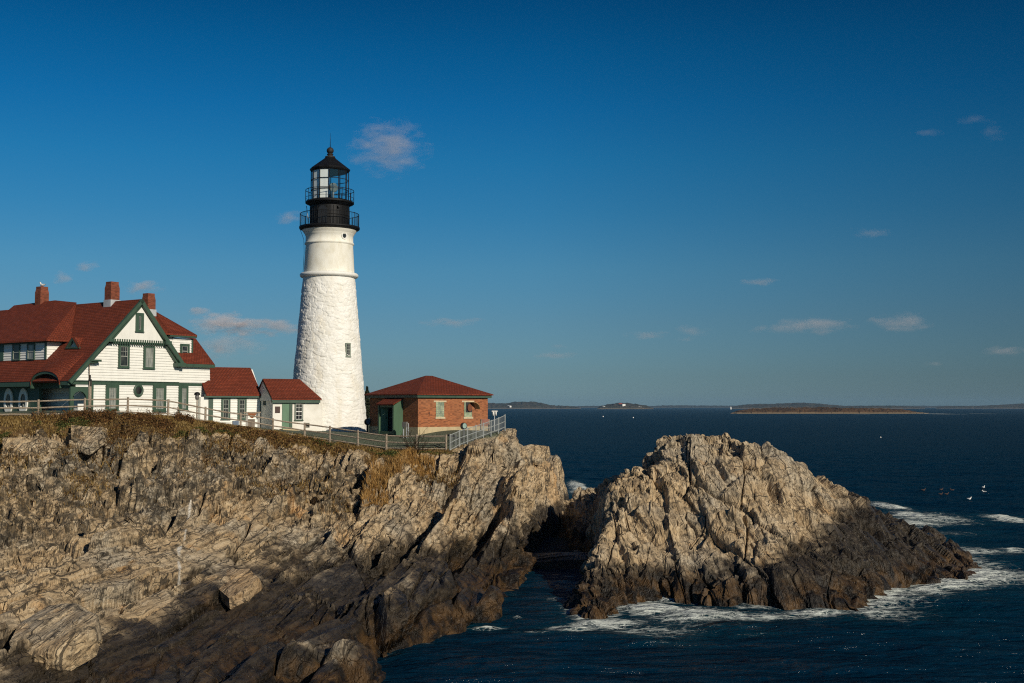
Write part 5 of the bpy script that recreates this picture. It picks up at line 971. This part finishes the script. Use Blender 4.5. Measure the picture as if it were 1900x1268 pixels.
# ================================================================== PLANTS
def foliage_mat(name, stops):
    m = M(name, rough=.9); p = m.pos(); m.set('Base Color', m.ramp(m.math('ADD', m.math('MULTIPLY', m.attr('tint'), .75), m.math('MULTIPLY', m.noise(p, .5, 4), .3)), stops)); m.set('Specular IOR Level', .1); return m.m
DRY = foliage_mat('dry_grass_blades', [(.15, (.035, .022, .008)), (.40, (.12, .068, .018)), (.65, (.25, .16, .05)), (.9, (.42, .30, .13))])
RUST = foliage_mat('russet_leaves', [(.15, (.022, .013, .006)), (.45, (.075, .038, .014)), (.75, (.15, .075, .026)), (.95, (.26, .16, .06))])
GRN = foliage_mat('low_green_leaves', [(.15, (.012, .018, .005)), (.5, (.045, .055, .014)), (.8, (.10, .11, .03)), (.95, (.20, .17, .06))])
REED = foliage_mat('reed_stems', [(.15, (.10, .05, .014)), (.45, (.26, .135, .038)), (.75, (.42, .24, .075)), (.95, (.55, .38, .17))])
def blades(name, pts, hmin, hmax, w, mat, seed, lean=.35, leafy=False):
    rg = np.random.default_rng(seed); n = len(pts); h = rg.uniform(hmin, hmax, n); a = rg.uniform(0, 2 * np.pi, n); l = rg.uniform(0, lean, n) * h; b = rg.uniform(0, 2 * np.pi, n)
    d = np.stack([np.cos(a), np.sin(a), 0 * a], 1) * (w * rg.uniform(.6, 1.4, n))[:, None] / 2; top = pts + np.stack([np.cos(b) * l, np.sin(b) * l, h], 1); mid = pts + np.stack([np.cos(b) * l * .35, np.sin(b) * l * .35, h * .55], 1)
    if leafy:                         # small leaf faces hovering along short stems
        u = rg.uniform(-1, 1, (n, 3)); u /= np.linalg.norm(u, axis=1)[:, None]; v = np.cross(u, rg.uniform(-1, 1, (n, 3))); v /= np.linalg.norm(v, axis=1)[:, None]; s = (w * rg.uniform(.6, 1.5, n))[:, None]; c = pts + np.stack([0 * h, 0 * h, h], 1)
        V = np.stack([c - u * s, c + v * s * .5, c + u * s, c - v * s * .5], 1).reshape(-1, 3); Q = np.arange(4 * n).reshape(n, 4); t = np.repeat(rg.uniform(0, 1, n), 4); return np_mesh(name, V, Q, mat, False, {'tint': t})
    V = np.stack([pts - d, pts + d, mid + d * .8, mid - d * .8, top], 1).reshape(-1, 3); k = np.arange(n)[:, None] * 5
    T = np.concatenate([k + np.array([0, 1, 2]), k + np.array([0, 2, 3]), k + np.array([3, 2, 4])], 0); t = np.repeat(rg.uniform(0, 1, n), 5); return np_mesh(name, V, T, mat, False, {'tint': t})
def veg_points(n, seed, weight):
    rg = np.random.default_rng(seed); w = weight / weight.sum(); i = rg.choice(len(HV), n, p=w); p = HV[i].copy(); p[:, :2] += rg.uniform(-.08, .08, (n, 2)); p[:, 2] -= .05; return p
def plants():
    X, Y = HV[:, 0], HV[:, 1]; lawn, veg = lawn_veg(X, Y); R2 = (X ** 2 + Y ** 2) * np.clip(1, 0, 1)
    fb = fbm(HV.astype(np.float32) * .5, 4, 88); f = Y - fence_y(X); front = (f < .7) & (f > -9)
    pj = 950 + F * X / Y
    wg = veg * R2 * (f < .5) * (.25 + sstep(.38, .55, fb)); o = blades('dry_grass', veg_points(70000, 1, wg), .10, .36, .03, DRY, 1, .6); tag(o, 'dry tan and brown grass along the cliff top in front of the rail fence', 'grass', kind='stuff')
    ws = veg * R2 * (f < -1.0) * sstep(.44, .58, fbm(HV.astype(np.float32) * .33, 3, 90)) * (.3 + 1.6 * np.exp(-((pj - 265) / 75) ** 2)); p = veg_points(17000, 2, ws); rg = np.random.default_rng(5)
    o = blades('russet_shrubs', p, .03, .40, .06, RUST, 2, leafy=True); tag(o, 'low russet brown shrubs spreading down from the cliff-top grass', 'shrubs', kind='stuff')
    wgn = veg * R2 * (f < -.8) * sstep(.54, .64, fbm(HV.astype(np.float32) * .4, 3, 95)); o = blades('green_shrubs', veg_points(13000, 3, wgn), .03, .30, .055, GRN, 3, leafy=True); tag(o, 'dark olive green creeping shrubs among the dry grass', 'shrubs', kind='stuff')
    # tufts in the cracks of the rock face
    face = sstep(-3, -4.5, f) * sstep(-17, -12, f) * (X < -3.5) * R2 * sstep(.55, .64, fbm(HV.astype(np.float32) * .55, 4, 97)) * (HV[:, 2] > 3.9); o = blades('crevice_weeds', veg_points(15000, 4, face), .05, .34, .05, RUST, 4, leafy=True); tag(o, 'brown weeds rooted in the cracks of the rock face', 'weeds', kind='stuff')
    o = blades('crevice_grass', veg_points(12000, 14, face), .10, .40, .03, DRY, 24, .8); tag(o, 'tufts of dry grass in the cracks of the rock face', 'grass', kind='stuff')
    # edge stems in front of the white walls
    wl = veg * (np.abs(f + .7) < .7) * (((pj > 120) & (pj < 215)) * 2.0 + ((pj > 325) & (pj < 360)) * 1.5 + ((pj > 235) & (pj < 300)) * .25 + ((pj > 60) & (pj < 120)) * .6); p = veg_points(700, 6, wl * R2); o = blades('dark_weed_stems', p, .2, .62, .05, RUST, 6, .5); tag(o, 'tall dark weed stems standing up in front of the porch and white siding', 'weeds', kind='stuff')
    q = np.repeat(p, 6, 0) + np.random.default_rng(8).normal(0, .07, (len(p) * 6, 3)); o = blades('weed_seed_heads', q, .15, .55, .05, RUST, 7, leafy=True); tag(o, 'dark seed heads on the weed stems before the porch', 'weeds', kind='stuff')
    # reeds: two stands
    def stand(pxs, label, seed, n, hmax):
        ok = np.zeros(len(HV), bool)
        for x0, x1, D0, D1 in pxs: ok |= (pj > x0) & (pj < x1) & (Y > D0) & (Y < D1)
        w = ok * (.15 + sstep(.35, .6, fbm(HV.astype(np.float32) * .9, 3, seed))); p = veg_points(n, seed, w * 1.0); base = blades('reed_bed', p, .2, hmax, .03, REED, seed, .7); tag(base, label, 'reeds', kind='stuff')
    stand([(672, 722, 74.5, 78.5), (690, 745, 78.4, 80.5)], 'tall golden orange reeds on the left, lower down the rock slope', 61, 2600, .75); stand([(722, 806, 80.2, 82.4)], 'golden brown reeds on the right just below the rail fence', 62, 2600, .6)
    # a leafless bush by the fence
    g = at_ground(770, 84.6); root = thing('bare_bush', g, 'leafless twiggy bush in front of the fence below the brick corner', 'bush'); rg = random.Random(11); mb = MB()
    for k in range(34):
        a = rg.uniform(0, 6.28); h = rg.uniform(.7, 1.9); l = rg.uniform(.2, 1.3); p0 = g + Vector((rg.uniform(-.5, .5), rg.uniform(-.3, .3), -.1)); p1 = p0 + Vector((math.cos(a) * l * .4, math.sin(a) * l * .4, h * .5)); p2 = p0 + Vector((math.cos(a) * l, math.sin(a) * l * .6, h)); mb.tube([p0, p1, p2], [.018, .013, .005], 4, False)
        for j in range(3): q = p1.lerp(p2, rg.random()); mb.tube([q, q + Vector((rg.uniform(-.3, .3), rg.uniform(-.2, .2), rg.uniform(.1, .4)))], [.009, .004], 3, False)
    mb.build('twigs', RUST, root)
plants()
def far_trees():
    rg = random.Random(3); DK = foliage_mat('dark_spruce', [(.2, (.012, .018, .012)), (.8, (.05, .06, .035))])
    for k, (px, D, h, lab) in enumerate([(681, 128, 1.6, 'dark tree glimpsed between the lighthouse foot and the brick building')]):
        c = P(px, 752, D); root = thing('tree', c, lab, 'tree'); MB().tube([c - Vector((0, 0, 3)), c + Vector((0, 0, h))], [.22, .04], 6).build('trunk', WOOD, root)
        r = np.random.default_rng(k + 30); n = 5000; t = r.uniform(0, 1, n) ** .8; a = r.uniform(0, 6.28, n); R_ = (1 - t) * 1.2 * np.sqrt(r.uniform(.1, 1, n)) * (.7 + .4 * np.sin(t * 26)); pts = np.stack([R_ * np.cos(a), R_ * np.sin(a), -1.5 + t * (h + 1.7)], 1); cr = blades('crown', pts, 0, .2, .12, DK, k + 33, leafy=True); cr.parent = root
far_trees()
# ================================================================== BIRDS AND BUOYS
def bird(name, c, yaw, label, cat, body, wing, bill, sc=1.0, group=None, float_=True):
    root = thing(name, c, label, cat, group); fr = Vector((math.cos(yaw), math.sin(yaw), 0)); sd = Vector((-fr.y, fr.x, 0)); U = Vector((0, 0, 1)); b = MB(); q = lambda x, z: c + fr * x * sc + U * z * sc
    b.tube([q(-.34, .16), q(-.22, .13), q(-.05, .10), q(.10, .12), q(.17, .20), q(.19, .28), q(.25, .33), q(.31, .32)], [.015 * sc, .07 * sc, .125 * sc, .10 * sc, .06 * sc, .052 * sc, .058 * sc, .02 * sc], 10); b.build('body', body, root)
    for s_ in (-1, 1): w = MB(); w.slab([q(.06, .17) + sd * s_ * .10 * sc, q(-.10, .21) + sd * s_ * .115 * sc, q(-.40, .17) + sd * s_ * .03 * sc, q(-.12, .08) + sd * s_ * .13 * sc], sd * s_ * .02); w.build('wing', wing, root)
    MB().tube([q(.30, .325), q(.38, .305)], [.018 * sc, .005 * sc], 6).build('bill', bill, root)
    if not float_:
        for s_ in (-.04, .04): MB().tube([q(0, .03) + sd * s_, q(0, -.03) + sd * s_], .012, 5).build('leg', bill, root)
    return root
GW = painted('gull_white', (.78, .77, .72), .7, .04); GG = painted('gull_grey', (.35, .36, .37), .7, .05); BY = painted('bill_yellow', (.6, .40, .06)); DKB = painted('duck_brown', (.045, .022, .015), .7, .2)
bird('seagull', GULL_PERCH + Vector((0, 0, .03)), 2.6, 'white gull perched on the left chimney of the big house', 'bird', GW, GW, BY, 1.0, None, False)
for px, py, yaw, lab in ((1799, 927, .2, 'nearest white gull of the three floating right of the rock island'), (1826, 914, 3.0, 'middle white gull of the three floating right of the rock island'), (1825, 905.5, .6, 'farthest white gull of the three floating right of the rock island')):
    c = sea(px, py); bird('seagull', c + Vector((0, 0, -.02)), yaw, lab, 'bird', GW, GG, BY, .85, 'gulls floating on the sea')
for px, py, yaw in ((1714, 911, .1), (1747, 910, .3), (1766, 911, 3.1), (1746, 918.5, 0), (1757, 918.5, .2)):
    c = sea(px, py); bird('sea_duck', c, yaw, 'dark brown duck in the small raft beyond the right end of the rock island', 'bird', DKB, DKB, BLACK, .85, 'raft of dark ducks on the sea')
for px, py, lab in ((1634, 812.5, 'tiny white buoy floating in the open sea right of the rock island top'), (1119, 774, 'tiny pale buoy, left one of two in the sea beyond the headland'), (1175, 776, 'tiny pale buoy, right one of two in the sea beyond the headland')):
    c = sea(px, py); k = c.y / 620; root = thing('buoy', c, lab, 'buoy', 'buoys in the bay'); MB().lathe((c.x, c.y), [(0, c.z - .1), (.32 * k, c.z + .0), (.36 * k, c.z + .25 * k), (.2 * k, c.z + .5 * k), (0, c.z + .55 * k)], 12).build('float', GW, root); MB().tube([c + Vector((0, 0, .5 * k)), c + Vector((0, 0, 1.0 * k))], .05 * k, 5).build('stick', BLACK, root)
# ================================================================== FAR SHORES
def far_mat(name, top, low, rock, split):
    m = M(name, rough=.95); p = m.pos(); z = m.node('SeparateXYZ', {0: p}).outputs['Z']; n = m.noise(m.map(p, (.02, .02, .12)), 1.0, 5, .7)
    c = m.mix(m.ramp(n, [(.4, 0.0), (.6, 1.0)]), top, low); s = m.ramp(m.math('ADD', m.math('DIVIDE', z, split), m.math('MULTIPLY', m.math('SUBTRACT', m.noise(m.map(p, (.03, .03, .3)), 1.0, 4, .7), .5), 1.2)), [(.6, 1.0), (1.0, 0.0)])
    m.set('Base Color', m.mix(s, c, rock)); m.set('Specular IOR Level', .1); return m.m
WOODED = far_mat('far_woodland', (.030, .036, .026), (.075, .062, .040), (.20, .165, .12), 2.2)
WOODED2 = far_mat('farther_woodland', (.035, .042, .034), (.07, .065, .05), (.12, .12, .11), 1.5)
LEDGE = far_mat('ledge_rock_and_heath', (.050, .030, .016), (.10, .058, .028), (.19, .145, .09), 1.8)
def far_land(name, Y, tops, depth, mat, tree, seed, rough=0):
    xs = np.arange(tops[0][0], tops[-1][0] + .01, .5 if Y > 2500 else .35); ty = np.interp(xs, [t[0] for t in tops], [t[1] for t in tops]); nd = 26 if Y > 2500 else 60
    X = (xs - 950) / F * Y; zt = np.array([max(.0, P(950, y_, Y).z) for y_ in ty]); s = np.linspace(0, 1, nd); prof = np.sin(np.pi * np.clip(s, 0, 1)) ** .55
    V = np.zeros((nd, len(xs), 3)); V[..., 0] = X[None, :] * (1 + (s[:, None] - .5) * depth / Y); V[..., 1] = Y + (s[:, None] - .5) * depth; V[..., 2] = zt[None, :] * prof[:, None]
    p = V.reshape(-1, 3).astype(np.float32); k = 1 / max(6., Y / 450.)
    nz = (fbm(p * k * np.array([1, .3, .5], np.float32), 4, seed) - .45) * tree * 2 * np.clip(V[..., 2].ravel() / (tree + .01), 0, 1) * (prof[:, None] > .2).repeat(len(xs), 1).ravel(); p[:, 2] += nz
    if rough: f1, f2, r3, _ = voro(p / np.array([5, 5, 2.5], np.float32), seed); p[:, 2] += rough * (r3[0] - .5) * (prof[:, None] > .05).repeat(len(xs), 1).ravel()
    p[:, 2] = np.where((s[:, None] * np.ones(len(xs))).ravel() % 1 == 0, -1.5, p[:, 2]); o = np_mesh(name, p, grid_quads(nd, len(xs)), mat, False); tag(o, kind='structure')
far_land('far_shore', 8200, [(500, 755), (700, 754.3), (1060, 754.6), (1100, 753.8), (1210, 754.2), (1235, 752.8), (1330, 753.2), (1400, 754), (1700, 753.6), (1900, 754), (2050, 753)], 700, WOODED2, 5, 401)
far_land('wooded_point', 5400, [(560, 748), (680, 747), (900, 748), (925, 749.5), (940, 749), (955, 746.5), (990, 746.2), (1004, 748.5), (1020, 752.5), (1045, 753.6), (1068, 755.5), (1078, 758)], 500, WOODED, 5, 402)
far_land('wooded_island', 4500, [(1108, 758), (1113, 754.5), (1125, 751.5), (1140, 749), (1150, 748), (1170, 748.5), (1188, 752), (1200, 753.5), (1212, 758)], 300, WOODED, 4, 403)
far_land('wooded_hill', 5600, [(1355, 757), (1368, 753.5), (1385, 751), (1420, 750), (1450, 749.5), (1490, 747.8), (1515, 749.5), (1545, 752), (1570, 754), (1600, 753.5), (1660, 753.5), (1715, 757)], 500, WOODED, 4, 404)
far_land('wooded_cape', 5900, [(1735, 757), (1750, 754.8), (1775, 754.2), (1800, 754), (1830, 753), (1860, 751.5), (1900, 749.5), (1960, 747), (2100, 746)], 600, WOODED, 4, 405)
far_land('rocky_islet', 1720, [(1355, 767.5), (1364, 765), (1375, 762), (1395, 759.5), (1420, 758), (1460, 757.2), (1500, 757), (1545, 757.6), (1600, 758.5), (1640, 759), (1665, 761), (1682, 761.5), (1692, 764.5), (1706, 766.6), (1722, 767.6)], 70, LEDGE, 1.6, 406, 1.5)
def far_house(px, Y, yb, w, h, label, wall, roof, deg=20):
    c = P(px, yb, Y); root = thing('far_house', c, label, 'house', 'tiny buildings on the far shore'); fr = Frame((c.x, c.y), deg); MB().fbox(fr, -w / 2, w / 2, c.z - 4, c.z + h * .6, -w * .3, w * .3).build('wall', wall, root)
    MB().prism(Frame(fr.w(-w * .55, 0, 0)[:2], deg + 90), [(-w * .35, c.z + h * .6 + .01), (w * .35, c.z + h * .6 + .01), (0, c.z + h)], -w * 1.1, 0).build('roof', roof, root)
far_house(1157, 4380, 752.0, 12, 6.5, 'white building with a red roof on the small wooded island', GW, painted('far_red', (.40, .07, .04))); far_house(1121, 4380, 755.4, 6, 4, 'white cottage at the left shore of the small wooded island', GW, GG)
far_house(947, 5160, 754.6, 8, 5.5, 'white house above the pale beach on the near wooded point', GW, GG); far_house(1189, 4380, 756.6, 6, 4, 'white boathouse at the right end of the small wooded island', GW, GG)
c = P(1356, 758.2, 4000); r_ = thing('channel_marker', Vector((c.x, c.y, 0)), 'tiny white beacon standing in the sea left of the low rocky islet', 'beacon'); MB().lathe((c.x, c.y), [(3, -1), (2.2, 3), (1.6, 8), (0, 9)], 10).build('tower', GW, r_)
# ================================================================== CLOUDS
def cloud_mat():
    m = bpy.data.materials.new('thin_cloud'); m.use_nodes = True; t = m.node_tree; t.nodes.clear(); N = t.nodes.new; L = t.links.new
    o = N('ShaderNodeOutputMaterial'); v = N('ShaderNodeVolumePrincipled'); v.inputs['Color'].default_value = (.93, .88, .88, 1); v.inputs['Anisotropy'].default_value = .0
    tc = N('ShaderNodeTexCoord'); ln = N('ShaderNodeVectorMath'); ln.operation = 'LENGTH'; L(tc.outputs['Object'], ln.inputs[0]); ge = N('ShaderNodeNewGeometry'); sc = N('ShaderNodeVectorMath'); sc.operation = 'MULTIPLY'; sc.inputs[1].default_value = (.75, 1, 2.0); L(ge.outputs['Position'], sc.inputs[0])
    n = N('ShaderNodeTexNoise'); n.inputs['Scale'].default_value = .0052; n.inputs['Detail'].default_value = 6; n.inputs['Roughness'].default_value = .66; L(sc.outputs[0], n.inputs['Vector'])
    a = N('ShaderNodeMath'); a.operation = 'MULTIPLY_ADD'; L(n.outputs['Fac'], a.inputs[0]); a.inputs[1].default_value = 3.4; a.inputs[2].default_value = -.98
    b = N('ShaderNodeMath'); b.operation = 'SUBTRACT'; L(a.outputs[0], b.inputs[0]); L(ln.outputs['Value'], b.inputs[1]); mx_ = N('ShaderNodeMath'); mx_.operation = 'MULTIPLY'; mx_.use_clamp = True; L(b.outputs[0], mx_.inputs[0]); mx_.inputs[1].default_value = 1.3
    oi = N('ShaderNodeObjectInfo'); d = N('ShaderNodeMath'); d.operation = 'MULTIPLY'; L(mx_.outputs[0], d.inputs[0]); L(oi.outputs['Color'], d.inputs[1]); L(d.outputs[0], v.inputs['Density']); L(v.outputs[0], o.inputs['Volume']); return m
CM = cloud_mat()
def cloud(px, py, w, h, k, label, grp='small clouds scattered over the sky', rot=0.0):
    Y = 14000; c = P(px, py, Y); sx, sz = w / 2 / F * Y * 1.3, h / 2 / F * Y * 1.5; sy = (sx + sz) / 2; mb = MB(); n = 12; m_ = 20
    vs = [(math.sin(math.pi * i / n) * math.cos(2 * math.pi * j / m_), math.sin(math.pi * i / n) * math.sin(2 * math.pi * j / m_), math.cos(math.pi * i / n)) for i in range(n + 1) for j in range(m_)]
    mb.add(vs, [((i + 1) * m_ + j, (i + 1) * m_ + (j + 1) % m_, i * m_ + (j + 1) % m_, i * m_ + j) for i in range(n) for j in range(m_)]); o = mb.build('cloud', CM); o.location = c; o.scale = (sx, sy, sz); o.rotation_euler = (0, rot, 0)
    q_ = k * 1.25 / sz; o.color = (q_, q_, q_, 1); tag(o, label, 'cloud', grp)
for a_ in [(722, 275, 134, 84, 0.544, 'ragged pale cloud right of the lantern room'), (537, 404, 53, 22, 0.297, 'thin wisp of cloud touching the left of the upper gallery railing'), (412, 600, 103, 36, 1.089, 'brightest small cloud, puffy white, left of the lighthouse shaft'), (492, 609, 145, 26, 0.495, 'long low cloud reaching the lighthouse shaft from the left'), (425, 638, 123, 34, 0.297, 'faint grey cloud under the bright puffy one'), (373, 577, 56, 14, 0.297, 'small faint cloud above the bright puffy one'), (116, 513, 33, 26, 0.297, 'tiny wisp above the roof between the left and middle chimneys'), (158, 495, 47, 20, 0.347, 'small slanting wisp above the roof left of the middle chimney'), (264, 534, 71, 22, 0.495, 'small cloud between the middle and right chimneys'), (400, 660, 67, 26, 0.248, 'faint cloud low over the roof of the wing'),
           (838, 598, 112, 15, 0.144, 'thin flat streak of cloud alone right of the lighthouse shaft'), (1412, 523, 62, 13, 0.144, 'small flat pinkish cloud, the highest of those over the open sea'), (1505, 605, 151, 26, 0.198, 'longest grey cloud over the open sea'), (1675, 598, 106, 28, 0.234, 'pinkish cloud right of the longest grey one'), (1410, 610, 44, 15, 0.108, 'small cloud just left of the longest grey one'), (1288, 613, 67, 17, 0.108, 'small grey cloud above a thinner wisp over the open sea'), (1272, 629, 38, 9, 0.09, 'thin wisp under a small grey cloud over the open sea'), (1200, 622, 78, 13, 0.108, 'slanting thin cloud over the open sea'), (1035, 660, 76, 14, 0.108, 'low thin cloud, leftmost over the open sea'), (1040, 643, 33, 8, 0.072, 'tiny wisp over the low leftmost thin cloud'),
           (1868, 651, 85, 16, 0.126, 'low grey cloud at the right edge of the sky'), (1735, 675, 40, 9, 0.072, 'tiny low wisp left of the cloud at the right edge'), (1845, 248, 51, 22, 0.066, 'faint wisp high in the upper right sky'), (1815, 222, 67, 18, 0.046, 'faintest streak, topmost in the upper right sky'), (1722, 246, 60, 12, 0.046, 'faint streak left of the wisp in the upper right sky'), (1612, 432, 82, 16, 0.063, 'faint slanting streak in the middle right sky')]:
    cloud(*a_)
# ================================================================== HAZE
hz = MB(); hz.hexa([(-6500, -60, -4), (6500, -60, -4), (6500, 9600, -4), (-6500, 9600, -4), (-6500, -60, 64), (6500, -60, 64), (6500, 9600, 64), (-6500, 9600, 64)])
hm = bpy.data.materials.new('sea_haze'); hm.use_nodes = True; hm.node_tree.nodes.clear(); ho = hm.node_tree.nodes.new('ShaderNodeOutputMaterial'); hv = hm.node_tree.nodes.new('ShaderNodeVolumePrincipled'); hv.inputs['Color'].default_value = (.40, .66, .92, 1); hv.inputs['Density'].default_value = HAZE = 4.5e-5; hv.inputs['Anisotropy'].default_value = 0.1
hm.node_tree.links.new(hv.outputs[0], ho.inputs['Volume']); h_ = hz.build('haze', hm); tag(h_, kind='stuff')
